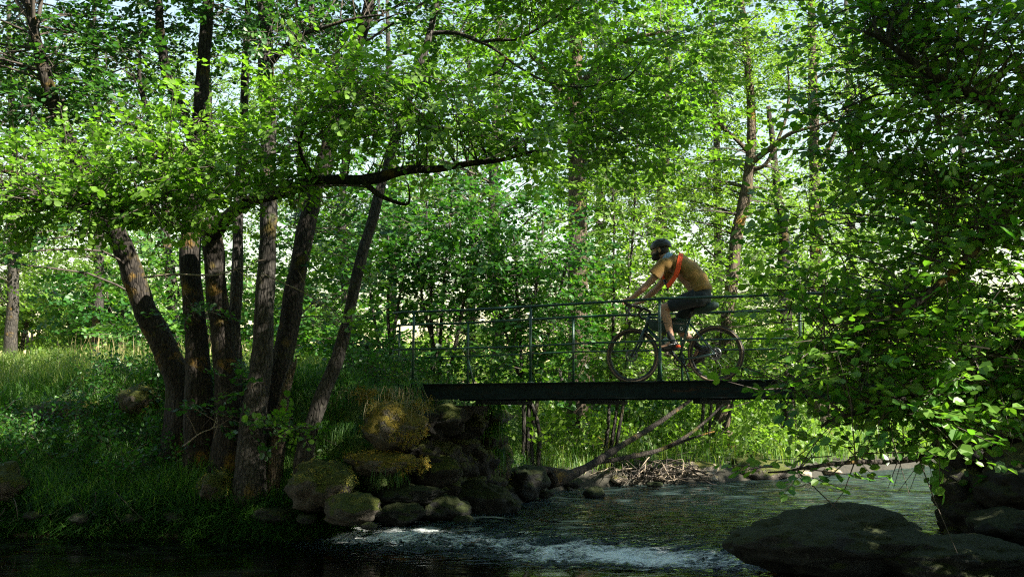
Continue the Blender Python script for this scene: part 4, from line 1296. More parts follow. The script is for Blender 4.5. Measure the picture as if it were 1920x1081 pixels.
rock('small mossy cap stone on the broad mossy rock', 1408, 858, 20.2, 56, 30, 'rock_green', 0.3, sub=3)
rock('mossy green hump at the end of the grassy ledge', 268, 752, 14.2, 80, 62, 'rock_green', 0.45, rough=0.2)
rock('long mossy ledge rock under the sunlit meadow', 150, 772, 14.6, 190, 46, 'rock_green', 0.4, rough=0.3)
rock('small mossy rock at the far left water edge', 10, 905, 12.4, 70, 70, 'rock_green', 0.35)
rock('dark stone at the water edge under the straight broad trunk', 520, 965, 11.9, 90, 34, 'rock_dark', 0.25)
rock('upright mossy boulder below the straight broad trunk', 405, 915, 12.2, 60, 60, 'rock_green', 0.3)
# right bank stones
rock('tall dark stone of the right bank behind the large rock', 1815, 950, 10.4, 110, 80, 'rock_dark', 0.45, angular=0.7)
rock('dark stone stacked at the right edge of the frame', 1905, 915, 9.8, 120, 80, 'rock_dark', 0.45, angular=0.7)
rock('dark stone low at the right edge of the frame', 1895, 990, 9.4, 120, 66, 'rock_dark', 0.45)
# scattered water-edge stones
SMALL = ['small stone nearest the left frame edge on the dark waterline', 'second small stone from the left frame edge on the dark waterline', 'small stone on the dark waterline below the mossy grass ledge',
         'small stone on the dark waterline below the leaning trunk', 'small stone on the dark waterline left of the straight broad trunk', 'small stone between the straight trunk and the pale angular rock',
         'small low stone where the rapids begin beside the pale angular rock', 'small wet stone in front of the largest dark stone under the bridge', 'small wet stone right of the largest dark stone under the bridge',
         'small wet stone at the root of the fallen trunk', 'small wet stone under the leaning fallen trunk', 'small brown stone at the left end of the root tangle', 'small brown stone at the right end of the root tangle',
         'small brown stone between the pale brown rock and the broad mossy rock', 'small brown stone just right of the broad mossy rock', 'small brown stone under the overhanging leaves on the opposite waterline']
for k, (px, py, Y, w, h) in enumerate([(60, 965, 12.1, 34, 16), (150, 972, 12.0, 46, 18), (250, 970, 12.0, 40, 16), (330, 968, 12.0, 44, 20), (440, 968, 11.95, 40, 20), (575, 972, 11.6, 40, 18), (690, 985, 11.2, 36, 14),
                                       (870, 975, 12.1, 40, 18), (960, 945, 13.6, 44, 22), (1020, 925, 15.0, 36, 18), (1075, 905, 16.6, 36, 18), (1160, 898, 17.6, 40, 16), (1235, 893, 18.2, 36, 16), (1355, 890, 19.2, 40, 20),
                                       (1500, 888, 20, 44, 18), (1560, 884, 20.6, 40, 16)]):
    rock(SMALL[k], px, py, Y, w, h, 'rock_dark' if k < 11 else 'rock_pale', None, 'stone', 'stone', 'small stones along the water edge', rng.uniform(0, 3), sub=3)


# ------------------------------------------------------------------ stone abutments
ANG = math.atan2(U2[1], U2[0])
protos = []
for k_, sz_ in enumerate([(0.29, 0.26, 0.17), (0.22, 0.24, 0.20), (0.36, 0.28, 0.16), (0.25, 0.26, 0.23), (0.18, 0.2, 0.13)]):
    me_ = rock_mesh(sz_, 60 + k_, 0.42, 3, 1.5)
    me_.name = 'stone'
    me_.materials.append(M['abut'])
    protos.append(me_)


def abutment(name, label, s0, s1, w0, w1, zlo, zhi):
    c = bpt((s0 + s1) / 2, (w0 + w1) / 2)
    root = empty(name, (c.x, c.y, zlo), ANG)
    tag(root, label, 'abutment')
    Lx, Ly = (s1 - s0), (w1 - w0)
    mb = MB()
    mb.box((0, 0, (zhi - zlo) / 2 - 0.03), (Lx - 0.42, Ly - 0.42, zhi - zlo - 0.06))
    mb.build('core', M['abut'], root, False)
    z = 0.12
    while z < zhi - zlo - 0.05:
        for (axis, L, sgn) in ((0, Lx, -1), (1, Ly, 1), (1, Ly, -1)):
            x = -L / 2 + rng.uniform(0.0, 0.25)
            while x < L / 2:
                k = int(rng.integers(0, 5))
                wd = (0.50, 0.38, 0.62, 0.44, 0.3)[k]
                o = link('stone', protos[k], root)
                jj = rng.uniform(-0.10, 0.06)
                zz_ = min(z + rng.uniform(-0.07, 0.07), zhi - zlo - 0.15)
                if axis == 0:
                    o.location = (x + wd / 2 - .12, sgn * (Ly / 2 - 0.16) + jj, zz_)
                    o.rotation_euler = (rng.uniform(-.25, .25), rng.uniform(-.3, .3), rng.uniform(-.3, .3) + (math.pi if rng.random() < .5 else 0))
                else:
                    o.location = (sgn * (Lx / 2 - 0.16) + jj, x + wd / 2 - .12, zz_)
                    o.rotation_euler = (rng.uniform(-.25, .25), rng.uniform(-.3, .3), math.pi / 2 + rng.uniform(-.3, .3) + (math.pi if rng.random() < .5 else 0))
                s_ = rng.uniform(0.8, 1.15)
                o.scale = (s_, s_, s_ * rng.uniform(.85, 1.15))
                x += wd * rng.uniform(0.80, 1.0)
        z += rng.uniform(0.24, 0.32)
    return root


abutment('stone_abutment', 'dark overgrown stone abutment carrying the left end of the bridge', -3.35, -1.75, -0.22, 1.95, -0.1, DECK - 0.215)
abutment('stone_abutment', 'stone abutment hidden in leaves at the right end of the bridge', 4.15, 5.6, -0.22, 1.95, -0.1, DECK - 0.215)

# ------------------------------------------------------------------ footbridge
br0 = bpt(0, 0.85, -0.2)
bridge = empty('footbridge', br0, ANG)
tag(bridge, 'narrow dark green steel footbridge with pipe railings over the river', 'bridge')


def bl(s, w, z):
    return Vector((s, w - 0.85, z + 0.2))


S0, S1 = -2.45, 5.0
for w, sg in ((-0.02, -1), (1.72, 1)):
    mb = MB()
    # I-section: web and two flanges
    L, c = S1 - S0, (S0 + S1) / 2
    mb.box(bl(c, w, -0.100), (L, 0.012, 0.176))
    mb.box(bl(c, w, -0.006), (L, 0.10, 0.012))
    mb.box(bl(c, w, -0.194), (L, 0.10, 0.012))
    mb.build('girder', M['girder'], bridge, False)
for k in range(5):
    mb = MB()
    mb.box(bl(-1.3 + k * 1.4, 0.85, -0.235), (0.09, 1.6, 0.055))
    mb.build('cross_beam', M['girder'], bridge, False)
pl = MB()
pl.box((0, 0, 0), (0.142, 1.62, 0.038))
plm = pl.mesh('deck_plank', M['plank'], False)
for k in range(int((S1 - S0) / 0.15)):
    o = link('deck_plank', plm, bridge)
    o.location = bl(S0 + 0.08 + k * 0.15, 0.85, -0.02 + rng.uniform(-.002, .002))
    o.rotation_euler = (0, rng.uniform(-.006, .006), rng.uniform(-.004, .004))


def s_at(px, w, py=640):
    """position along the bridge that falls in photo column px"""
    best = min(np.linspace(-4, 7, 2201), key=lambda s: abs(float(proj(np.array(bpt(s, w, 0.5)))[0]) - px))
    return float(best)


RH = 0.95
for w, posts, sg in ((0.0, [775, 995, 1237, 1500, 1790], -1), (1.70, [748, 877, 1075, 1278, 1500, 1690], 1)):
    sl = s_at(738 if w < 1 else 742, w)
    sr = s_at(1790 if w < 1 else 1537, w)
    for nm, hgt, r in (('top_rail', RH, 0.0165), ('middle_rail', 0.46, 0.011)):
        mb = MB()
        pts = [bl(sl, w, hgt - 0.012)] + [bl(sl + (sr - sl) * t, w, hgt - 0.012 * math.sin(t * 9) + rng.normal(0, 0.0025)) for t in np.linspace(0.02, 0.98, 14)] + [bl(sr, w, hgt)]
        mb.tube(pts, r, 10)
        mb.build(nm, M['rail'], bridge)
    for px in posts:
        s = s_at(px, w)
        if s > sr + 0.05:
            continue
        mb = MB()
        mb.tube([bl(s, w, 0.0), bl(s, w, 0.5), bl(s + 0.004, w, RH)], 0.017, 10)
        mb.tube([bl(s, w, 0.0), bl(s, w, 0.012)], 0.045, 10)
        mb.build('railing_post', M['rail'], bridge)
        if px in (1237, 877, 1278, 1500):
            mb = MB()
            if w < 1:
                mb.tube([bl(s, w - 0.005, 0.40), bl(s - 0.06, w + 0.10, 0.0)], 0.014, 8)
                mb.tube([bl(s, w - 0.005, 0.40), bl(s + 0.02, w - 0.045, 0.0)], 0.014, 8)
            else:
                mb.tube([bl(s, w, 0.42), bl(s + 0.10, w + 0.02, 0.0)], 0.014, 8)
            mb.build('brace', M['rail'], bridge)

# ------------------------------------------------------------------ bicycle
sb = min(np.linspace(0, 5, 2001), key=lambda s: abs(float(proj(np.array(bpt(s, 0.85, 0.35)))[0]) - 1342))
BIKE = bpt(sb, 0.85, 0.0)
BANG = ANG + math.pi
XB = 1.064


def tri(mb, a, b, r0, r1=None, sides=10):
    mb.tube([a, b], [r0, r1 if r1 else r0], sides)


bike = empty('bicycle', BIKE, BANG)
tag(bike, 'dark gravel bicycle with drop bars ridden across the footbridge', 'bicycle')


def wheel(x):
    w = empty('wheel', (x, 0, 0.350))
    w.parent = bike
    mb = MB()
    prof = [(0.331 + 0.0195 * math.cos(a), 0.020 * math.sin(a)) for a in np.linspace(0, 2 * math.pi, 11)[:-1]]
    mb.lathe_y((0, 0, 0), prof, 72, 0)
    for k in range(72):                                                  # tread knobs
        a = 2 * math.pi * k / 72
        for y in (-0.012, 0.0, 0.012):
            aa = a + (0.03 if y == 0 else 0)
            R = Matrix.Rotation(-aa, 3, 'Y')
            mb.box(R @ Vector((0.3500 - (0.003 if y else 0), y, 0)), (0.004, 0.008, 0.012), 0, R)
    mb.build('tyre', M['rubber'], w)
    mb = MB()
    for y in (-1, 1):
        mb.lathe_y((0, 0, 0), [(0.316, y * 0.0165), (0.328, y * 0.0212), (0.336, y * 0.0207), (0.330, y * 0.0190)], 64, 0)
    mb.build('sidewall', M['tan_wall'], w)
    mb = MB()
    mb.lathe_y((0, 0, 0), [(0.288, 0.003), (0.288, -0.003), (0.305, -0.012), (0.317, -0.012), (0.317, 0.012), (0.305, 0.012)], 64, 0)
    mb.build('rim', M['black'], w)
    mb = MB()
    for k in range(28):
        a = 2 * math.pi * k / 28
        sd = 1 if k % 2 else -1
        a2 = a + 0.9 * (1 if (k // 2) % 2 else -1)
        mb.tube([(0.022 * math.cos(a2), sd * 0.028, 0.022 * math.sin(a2)), (0.29 * math.cos(a), 0, 0.29 * math.sin(a))], 0.0012, 4, 0, False)
    o = mb.build('spokes', M['steel'], w)
    o['kind'] = 'stuff'
    mb = MB()
    mb.tube([(0, -0.055, 0), (0, -0.03, 0), (0, 0.03, 0), (0, 0.055, 0)], [0.012, 0.022, 0.022, 0.012], 14)
    mb.build('hub', M['black'], w)
    mb = MB()
    mb.lathe_y((0, 0.042, 0), [(0.058, 0.001), (0.058, -0.001), (0.080, -0.001), (0.080, 0.001)], 40, 0)
    for k in range(5):
        a = 2 * math.pi * k / 5
        mb.tube([(0.015 * math.cos(a), 0.042, 0.015 * math.sin(a)), (0.06 * math.cos(a + .4), 0.042, 0.06 * math.sin(a + .4))], 0.004, 5)
    mb.build('brake_disc', M['steel'], w)
    return w


wheel(0.0)
wheel(XB)
BB = Vector((0.46, 0, 0.285))
ST, HT, HB = Vector((0.315, 0, 0.80)), Vector((0.832, 0, 0.865)), Vector((0.885, 0, 0.680))
mb = MB()
tri(mb, BB, ST, 0.017)
tri(mb, ST - Vector((-.006, 0, .025)), HT - Vector((-0.008, 0, 0.03)), 0.017)
tri(mb, BB, HB + Vector((-.006, 0, 0.025)), 0.024, 0.022)
tri(mb, HT, HB, 0.024)
tri(mb, BB + Vector((0, -.04, 0)), BB + Vector((0, .04, 0)), 0.024)
for y in (-1, 1):
    mb.tube([BB + Vector((-.01, y * .03, 0)), Vector((0.2, y * 0.05, 0.315)), Vector((0, y * 0.066, 0.35))], 0.010, 8)
    mb.tube([ST + Vector((.012, y * .012, -.05)), Vector((0.18, y * 0.045, 0.57)), Vector((0, y * 0.066, 0.35))], 0.009, 8)
mb.build('frame', M['frame'], bike)
mb = MB()
mb.tube([HB + Vector((0, -.05, -.005)), HB + Vector((0, .05, -.005))], 0.02, 10)
for y in (-1, 1):
    mb.tube([HB + Vector((0, y * .05, 0)), Vector((0.955, y * 0.056, 0.53)), Vector((XB, y * 0.056, 0.35))], [0.020, 0.017, 0.011], 10)
mb.build('fork', M['frame'], bike)
mb = MB()
tri(mb, ST, Vector((0.275, 0, 0.925)), 0.0145)
mb.build('seat_post', M['black'], bike)
mb = MB()
for k in range(9):
    pass
sad = [(0.10, 0.070, 0.020), (0.15, 0.070, 0.024), (0.20, 0.056, 0.024), (0.26, 0.034, 0.020), (0.32, 0.024, 0.016), (0.37, 0.017, 0.011)]
vv, ff = [], []
for (x, hw, th_) in sad:
    for k in range(10):
        a = 2 * math.pi * k / 10
        vv.append((x, hw * math.cos(a), 0.948 + th_ * math.sin(a) - (0.006 if 0.18 < x < 0.3 else 0)))
for i in range(len(sad) - 1):
    for k in range(10):
        ff.append((i * 10 + k, i * 10 + (k + 1) % 10, (i + 1) * 10 + (k + 1) % 10, (i + 1) * 10 + k))
ff += [tuple(range(9, -1, -1)), tuple(50 + k for k in range(10))]
mb.add(vv, ff)
for y in (-.022, .022):
    mb.tube([(0.15, y, 0.93), (0.24, y, 0.918), (0.33, y * .6, 0.935)], 0.0035, 6)
mb.build('saddle', M['black'], bike)
mb = MB()
tri(mb, HT, HT + Vector((-0.012, 0, 0.05)), 0.019)
tri(mb, HT + Vector((-0.006, 0, 0.045)), Vector((0.915, 0, 0.955)), 0.017)
mb.build('stem', M['black'], bike)
mb = MB()
bp = []
for y in (-1, 1):
    side = [Vector((0.915, 0, 0.955)), Vector((0.915, y * 0.12, 0.957)), Vector((0.93, y * 0.19, 0.96)), Vector((0.985, y * 0.208, 0.965)), Vector((1.025, y * 0.212, 0.94)), Vector((1.035, y * 0.22, 0.89)),
            Vector((1.00, y * 0.228, 0.845)), Vector((0.93, y * 0.232, 0.835))]
    mb.tube(spline(side, 4), 0.0155, 10)
mb.build('handlebar', M['black'], bike)
for y in (-1, 1):
    mb = MB()
    mb.tube(spline([(0.985, y * 0.208, 0.972), (1.04, y * 0.208, 0.985), (1.075, y * 0.207, 1.005), (1.085, y * 0.206, 1.035)], 4), [0.017] * 6 + [0.018] * 5 + [0.012] * 2, 10)
    mb.tube(spline([(1.068, y * 0.207, 0.99), (1.085, y * 0.207, 0.94), (1.07, y * 0.209, 0.875)], 4), [0.008] * 5 + [0.006] * 4, 8)
    mb.build('brake_lever', M['black'], bike)
mb = MB()
ch = -0.045
mb.lathe_y(BB + Vector((0, ch, 0)), [(0.070, 0.002), (0.070, -0.002), (0.088, -0.002), (0.088, 0.002)], 40)
for k in range(4):
    a = 2 * math.pi * k / 4 + .3
    mb.tube([BB + Vector((0, ch, 0)), BB + Vector((0.074 * math.cos(a), ch, 0.074 * math.sin(a)))], 0.006, 6)
mb.build('chainring', M['black'], bike)
CR = Vector((0.100, 0, 0.138))
for y, s in ((1, 1), (-1, -1)):
    mb = MB()
    p1 = BB + CR * s + Vector((0, y * 0.075, 0))
    mb.tube([BB + Vector((0, y * 0.045, 0)), BB + Vector((0, y * 0.065, 0))], 0.017, 10)
    mb.tube([BB + Vector((0, y * 0.065, 0)), p1], [0.014, 0.010], 8)
    c_ = mb.build('crank', M['black'], bike)
    mb = MB()
    mb.box(p1 + Vector((0, y * 0.05, 0)), (0.085, 0.075, 0.018), 0)
    mb.build('pedal', M['black'], bike, False)
mb = MB()
mb.lathe_y((0, -0.045, 0.35), [(0.02, 0.012), (0.02, -0.012), (0.045, -0.012), (0.062, 0.012)], 32)
mb.build('cassette', M['steel'], bike)
mb = MB()
mb.tube([(0.0, -0.045, 0.41), BB + Vector((0, ch, 0.087))], 0.0045, 5)
mb.tube([(0.0, -0.050, 0.235), BB + Vector((0, ch, -0.087))], 0.0045, 5)
mb.tube([(0.01, -0.06, 0.33), (0.02, -0.06, 0.28), (0.0, -0.055, 0.235)], [0.012, 0.014, 0.012], 8)
mb.build('chain', M['black'], bike)


def prism(mb, poly, y0, y1, inset=0.012):
    n_ = len(poly)
    c = Vector((sum(p[0] for p in poly) / n_, 0, sum(p[1] for p in poly) / n_))
    rings = []
    for y, k in ((y0, 0.90), (y0 + inset, 1.0), (y1 - inset, 1.0), (y1, 0.90)):
        rings.append([Vector((c.x + (p[0] - c.x) * k, y, c.z + (p[1] - c.z) * k)) for p in poly])
    vv_, ff_ = [q for r_ in rings for q in r_], []
    for i in range(3):
        for k in range(n_):
            ff_.append((i * n_ + k, i * n_ + (k + 1) % n_, (i + 1) * n_ + (k + 1) % n_, (i + 1) * n_ + k))
    ff_ += [tuple(range(n_ - 1, -1, -1)), tuple(3 * n_ + k for k in range(n_))]
    mb.add(vv_, ff_)


fb = empty('frame_bag', BIKE, BANG)
tag(fb, 'dark green bag strapped under the bicycle top tube with a white ring mark', 'bag')
mb = MB()
prism(mb, [(0.350, 0.765), (0.60, 0.785), (0.815, 0.805), (0.845, 0.775), (0.835, 0.70), (0.78, 0.655), (0.60, 0.630), (0.385, 0.622), (0.372, 0.66)], -0.034, 0.034)
mb.build('bag_body', M['bag'], fb)
mb = MB()
mb.lathe_y((0.415, 0.0355, 0.672), [(0.012, 0.001), (0.012, -0.001), (0.020, -0.001), (0.020, 0.001)], 24)
mb.build('ring_mark', M['white'], fb)
mb = MB()
mb.tube([(0.37, 0.036, 0.745), (0.60, 0.037, 0.765), (0.81, 0.036, 0.785)], 0.003, 6)
mb.build('zip', M['steel'], fb)
for x in (0.50, 0.70):
    mb = MB()
    mb.box((x, 0, 0.793), (0.025, 0.074, 0.044))
    mb.build('strap', M['black'], fb, False)
sbg = empty('saddle_bag', BIKE, BANG)
tag(sbg, 'small black bag tucked behind the bicycle saddle', 'bag')
mb = MB()
mb.tube(spline([(0.255, 0, 0.90), (0.17, 0, 0.905), (0.08, 0, 0.925), (0.0, 0, 0.945), (-0.05, 0, 0.955)], 4), lerp_list([0.030, 0.05, 0.058, 0.050, 0.026], 17), 14)
mb.build('bag_body', M['bag'], sbg)
mb = MB()
mb.tube([(0.0, -0.052, 0.94), (0.0, 0.052, 0.96)], 0.006, 6)
mb.build('strap', M['steel'], sbg)
bt = empty('water_bottle', BIKE, BANG)
tag(bt, 'pale translucent water bottle in the cage behind the rider shin', 'bottle')
dt = (HB - BB).normalized()
up_dt = Vector((-dt.z, 0, dt.x))
b0 = BB + dt * 0.16 + up_dt * 0.068
mb = MB()
mb.tube([b0, b0 + dt * 0.008, b0 + dt * 0.09, b0 + dt * 0.10, b0 + dt * 0.112, b0 + dt * 0.16], [0.033, 0.036, 0.036, 0.032, 0.036, 0.034], 16)
mb.build('bottle_body', M['bottle'], bt)
mb = MB()
mb.tube([b0 + dt * 0.16, b0 + dt * 0.178, b0 + dt * 0.184, b0 + dt * 0.205], [0.032, 0.030, 0.013, 0.011], 14)
mb.build('bottle_cap', M['black'], bt)

# ------------------------------------------------------------------ rider
rider = empty('person', BIKE, BANG)
tag(rider, 'cyclist in tan shirt, dark shorts and black helmet riding over the bridge', 'person')


def remeshed(mb, name, mat, parent, voxel, smooth=4):
    me = mb.mesh(name + '_src', [mat])
    o = bpy.data.objects.new(name + '_src', me)
    C.objects.link(o)
    r = o.modifiers.new('r', 'REMESH')
    r.mode = 'VOXEL'
    r.voxel_size = voxel
    r.use_smooth_shade = True
    s = o.modifiers.new('s', 'SMOOTH')
    s.iterations = smooth
    s.factor = 0.5
    dg = bpy.context.evaluated_depsgraph_get()
    m2 = bpy.data.meshes.new_from_object(o.evaluated_get(dg))
    m2.name = name
    bpy.data.objects.remove(o)
    bpy.data.meshes.remove(me)
    if not m2.materials:
        m2.materials.append(mat)
    m2.polygons.foreach_set('use_smooth', [True] * len(m2.polygons))
    return link(name, m2, parent)


V3 = Vector
HIP = [V3((0.215, y * 0.095, 1.045)) for y in (1, -1)]
KNEE = [V3((0.625, 0.105, 0.925)), V3((0.535, -0.10, 0.735))]
ANK = [V3((0.510, 0.115, 0.505)), V3((0.225, -0.115, 0.430))]
TOE = [V3((0.655, 0.120, 0.437)), V3((0.385, -0.125, 0.205))]
SHO = [V3((0.590, y * 0.175, 1.475)) for y in (1, -1)]
ELB = [V3((0.790, y * 0.215, 1.225)) for y in (1, -1)]
WRI = [V3((1.000, y * 0.212, 1.058)) for y in (1, -1)]
HEAD = V3((0.680, 0, 1.680))
NECK = V3((0.575, 0, 1.560))
mb = MB()
for i, y in ((0, 1), (1, -1)):
    mb.tube(spline([HIP[i], HIP[i].lerp(KNEE[i], 0.5), KNEE[i]], 5), lerp_list([0.092, 0.078, 0.058], 11), 14)
    k_, a_ = KNEE[i], ANK[i]
    sh = (a_ - k_).normalized()
    back = V3((-abs(sh.z), 0, sh.x)).normalized() * 0.016
    mb.tube(spline([k_, k_.lerp(a_, 0.3) + back, k_.lerp(a_, 0.65) + back * 0.4, a_], 5), lerp_list([0.058, 0.056, 0.043, 0.036], 16), 14)
    mb.ell(k_ + V3((0.006, 0, 0.004)), (0.055, 0.055, 0.06))
    mb.tube([a_, a_.lerp(TOE[i], 0.5) + V3((0, 0, -0.02)), TOE[i]], [0.038, 0.036, 0.03], 10)
    mb.tube(spline([SHO[i], SHO[i].lerp(ELB[i], 0.5) + V3((-.008, 0, -.01)), ELB[i]], 5), lerp_list([0.062, 0.051, 0.042], 11), 12)
    mb.tube(spline([ELB[i], ELB[i].lerp(WRI[i], 0.35) + V3((0, 0, -.004)), WRI[i]], 5), lerp_list([0.043, 0.044, 0.028], 11), 12)
    # hand lying on the brake hood, fingers wrapped over the lever
    w_ = WRI[i]
    mb.tube([w_, w_ + V3((0.035, 0, -0.012)), w_ + V3((0.085, 0, -0.012))], [0.027, 0.034, 0.029], 12, flat=0.75)
    for f in range(4):
        yy = y * (0.026 - 0.0175 * f)
        ln = (0.9, 1.0, 0.96, 0.78)[f]
        if f < 2:
            pts = [w_ + V3((0.070, yy, -0.006)), w_ + V3((0.112 * ln + 0.006, yy * 1.2, -0.018)), w_ + V3((0.118 * ln, yy * 1.2, -0.052)), w_ + V3((0.100 * ln, yy * 1.1, -0.082))]
        else:
            pts = [w_ + V3((0.066, yy, -0.008)), w_ + V3((0.100 * ln, yy * 1.3, -0.022)), w_ + V3((0.102 * ln, yy * 1.3, -0.054)), w_ + V3((0.082 * ln, yy, -0.076))]
        mb.tube(spline(pts, 3), lerp_list([0.0105, 0.0095, 0.009, 0.0075], 10), 8)
    mb.tube(spline([w_ + V3((0.022, -y * 0.020, -0.012)), w_ + V3((0.052, -y * 0.042, -0.022)), w_ + V3((0.080, -y * 0.040, -0.046))], 3), lerp_list([0.014, 0.0115, 0.009], 7), 8)
# torso core, neck, head
mb.tube(spline([V3((0.185, 0, 1.03)), V3((0.225, 0, 1.18)), V3((0.335, 0, 1.36)), V3((0.50, 0, 1.50))], 5), lerp_list([0.11, 0.11, 0.13, 0.11], 16), 16)
mb.tube(spline([V3((0.50, 0, 1.50)), NECK, V3((0.635, 0, 1.625))], 4), lerp_list([0.085, 0.062, 0.058], 9), 14)
RH_ = Matrix.Rotation(math.radians(14), 3, 'Y')
mb.ell(HEAD + V3((-0.012, 0, 0.022)), (0.098, 0.076, 0.105), 0, RH_, 20, 14)
mb.ell(HEAD + V3((0.044, 0, -0.060)), (0.058, 0.056, 0.062), 0, RH_, 16, 10)
mb.ell(HEAD + V3((0.070, 0, -0.092)), (0.028, 0.030, 0.026), 0, None, 12, 8)
mb.tube([HEAD + V3((0.088, 0, 0.012)), HEAD + V3((0.106, 0, -0.016)), HEAD + V3((0.114, 0, -0.034)), HEAD + V3((0.090, 0, -0.040))], [0.011, 0.013, 0.015, 0.012], 8)
mb.tube([HEAD + V3((0.086, -0.04, 0.022)), HEAD + V3((0.094, 0, 0.022)), HEAD + V3((0.086, 0.04, 0.022))], 0.010, 8)
mb.tube([HEAD + V3((0.086, -0.02, -0.063)), HEAD + V3((0.096, 0, -0.063)), HEAD + V3((0.086, 0.02, -0.063))], 0.008, 8)
for y in (1, -1):
    mb.ell(HEAD + V3((-0.012, y * 0.080, -0.012)), (0.020, 0.012, 0.032), 0, RH_, 12, 8)
body = remeshed(mb, 'body', M['skin'], rider, 0.0078, 2)

# eyes
for y in (1, -1):
    mb = MB()
    mb.ell(HEAD + V3((0.078, y * 0.032, 0.006)), (0.012, 0.013, 0.011), 0, None, 12, 8)
    mb.build('eye', M['white'], rider)
mb = MB()
mb.ell(HEAD + V3((0.046, 0, -0.068)), (0.064, 0.061, 0.060), 0, RH_)
mb.ell(HEAD + V3((0.074, 0, -0.096)), (0.036, 0.038, 0.036))
for y in (1, -1):
    mb.tube([HEAD + V3((-0.002, y * 0.071, 0.0)), HEAD + V3((0.012, y * 0.066, -0.055))], [0.014, 0.022], 8)
bd = remeshed(mb, 'beard', M['hair'], rider, 0.006, 2)
mb = MB()
mb.ell(HEAD + V3((-0.034, 0, 0.006)), (0.082, 0.080, 0.095), 0, RH_, 18, 12)
mb.build('hair', M['hair'], rider)

# helmet: a shell with raised ribs and a rim
hc = HEAD + V3((-0.012, 0, 0.048))
hel = empty('helmet', hc)
hel.parent = rider
RHm = Matrix.Rotation(math.radians(10), 3, 'Y')
mb = MB()
nu, nv = 28, 9
vv, ff = [], []
for j in range(nv + 1):
    th_ = math.radians(2 + 96 * j / nv)
    for i in range(nu):
        ph = 2 * math.pi * i / nu
        p = V3((0.143 * math.sin(th_) * math.cos(ph), 0.102 * math.sin(th_) * math.sin(ph), 0.105 * math.cos(th_)))
        groove = 0.05 * max(0, math.cos(5 * (p.y / 0.1) * 1.5)) if j < nv - 1 else 0
        p *= 1 + groove * 0.8 - 0.02
        if p.x < -0.08:
            p.z -= 0.018 * (-(p.x + 0.08) / 0.06)
        vv.append(RHm @ p)
for j in range(nv):
    for i in range(nu):
        ff.append((j * nu + i, (j + 1) * nu + i, (j + 1) * nu + (i + 1) % nu, j * nu + (i + 1) % nu))
ff.append(tuple(range(nu)))
mb.add(vv, ff)
mb.build('shell', M['black'], hel)
for k in range(3):
    for y in (1, -1):
        mb = MB()
        mb.ell(RHm @ V3((0.062 - 0.062 * k, y * (0.050 + 0.010 * (1 - abs(k - 1))), 0.080 - 0.01 * abs(k - 1))), (0.026, 0.008, 0.010), 0, RHm, 10, 6)
        mb.build('vent', M['rubber'], hel)
mb = MB()
mb.tube(spline([hc - hc + V3((0.03, 0.088, -0.02)), V3((0.045, 0.074, -0.09)), V3((0.065, 0.02, -0.158)), V3((0.065, -0.02, -0.158)), V3((0.045, -0.074, -0.09)), V3((0.03, -0.088, -0.02))], 4), 0.005, 6)
mb.build('chin_strap', M['black'], hel)

# collar-like neck buff
mb = MB()
mb.tube(spline([V3((0.548, 0, 1.545)), V3((0.585, 0, 1.585)), V3((0.605, 0, 1.605))], 3), [0.078, 0.080, 0.078, 0.075, 0.073, 0.070, 0.068], 18, 0, False)
mb.build('neck_scarf', plain('blue_scarf', (0.26, 0.38, 0.58), 0.9, 0, 40, 0.6, 0.3), rider)

# T-shirt
mb = MB()
path = spline([V3((0.150, 0, 1.125)), V3((0.185, 0, 1.24)), V3((0.285, 0, 1.375)), V3((0.415, 0, 1.475)), V3((0.535, 0, 1.525)), V3((0.572, 0, 1.552))], 5)
wid = lerp_list([0.158, 0.165, 0.180, 0.195, 0.150, 0.075], len(path))
dep_ = lerp_list([0.118, 0.125, 0.132, 0.130, 0.098, 0.070], len(path))
vv, ff = [], []
ns = 26
for i, p in enumerate(path):
    t = (path[min(i + 1, len(path) - 1)] - path[max(i - 1, 0)]).normalized()
    nrm = V3((-t.z, 0, t.x))
    for k in range(ns):
        a = 2 * math.pi * k / ns
        fold = 0.012 * mnoise.noise(V3((i * 0.8, math.cos(a) * 2.0, math.sin(a) * 2.0))) + 0.006 * math.sin(i * 1.3 + math.cos(a) * 4) + (0.012 if i < 3 else 0)
        vv.append(p + V3((0, 1, 0)) * math.cos(a) * (wid[i] + fold) + nrm * math.sin(a) * (dep_[i] + fold))
for i in range(len(path) - 1):
    for k in range(ns):
        ff.append((i * ns + k, i * ns + (k + 1) % ns, (i + 1) * ns + (k + 1) % ns, (i + 1) * ns + k))
ff += [tuple(range(ns - 1, -1, -1)), tuple((len(path) - 1) * ns + k for k in range(ns))]
mb.add(vv, ff)
for i in (0, 1):
    d = (ELB[i] - SHO[i])
    mb.ell(SHO[i] + V3((-.03, 0, -.005)), (0.085, 0.070, 0.085))
    mb.tube(spline([SHO[i] - d * 0.12, SHO[i] + d * 0.25, SHO[i] + d * 0.56], 4), lerp_list([0.078, 0.083, 0.087], 9), 16)
remeshed(mb, 't_shirt', M['shirt'], rider, 0.0085, 1)

# shorts
mb = MB()
mb.tube(spline([V3((0.205, 0, 1.01)), V3((0.165, 0, 1.07)), V3((0.175, 0, 1.16))], 4), lerp_list([0.125, 0.135, 0.118], 9), 18, flat=1.15)
for i in (0, 1):
    d = KNEE[i] - HIP[i]
    mb.ell(HIP[i] + V3((-.05, 0, 0.0)), (0.110, 0.085, 0.110))
    mb.tube(spline([HIP[i] - d * 0.05, HIP[i] + d * 0.35, HIP[i] + d * 0.80], 5), lerp_list([0.112, 0.098, 0.079], 11), 16)
remeshed(mb, 'shorts', M['shorts'], rider, 0.010, 2)

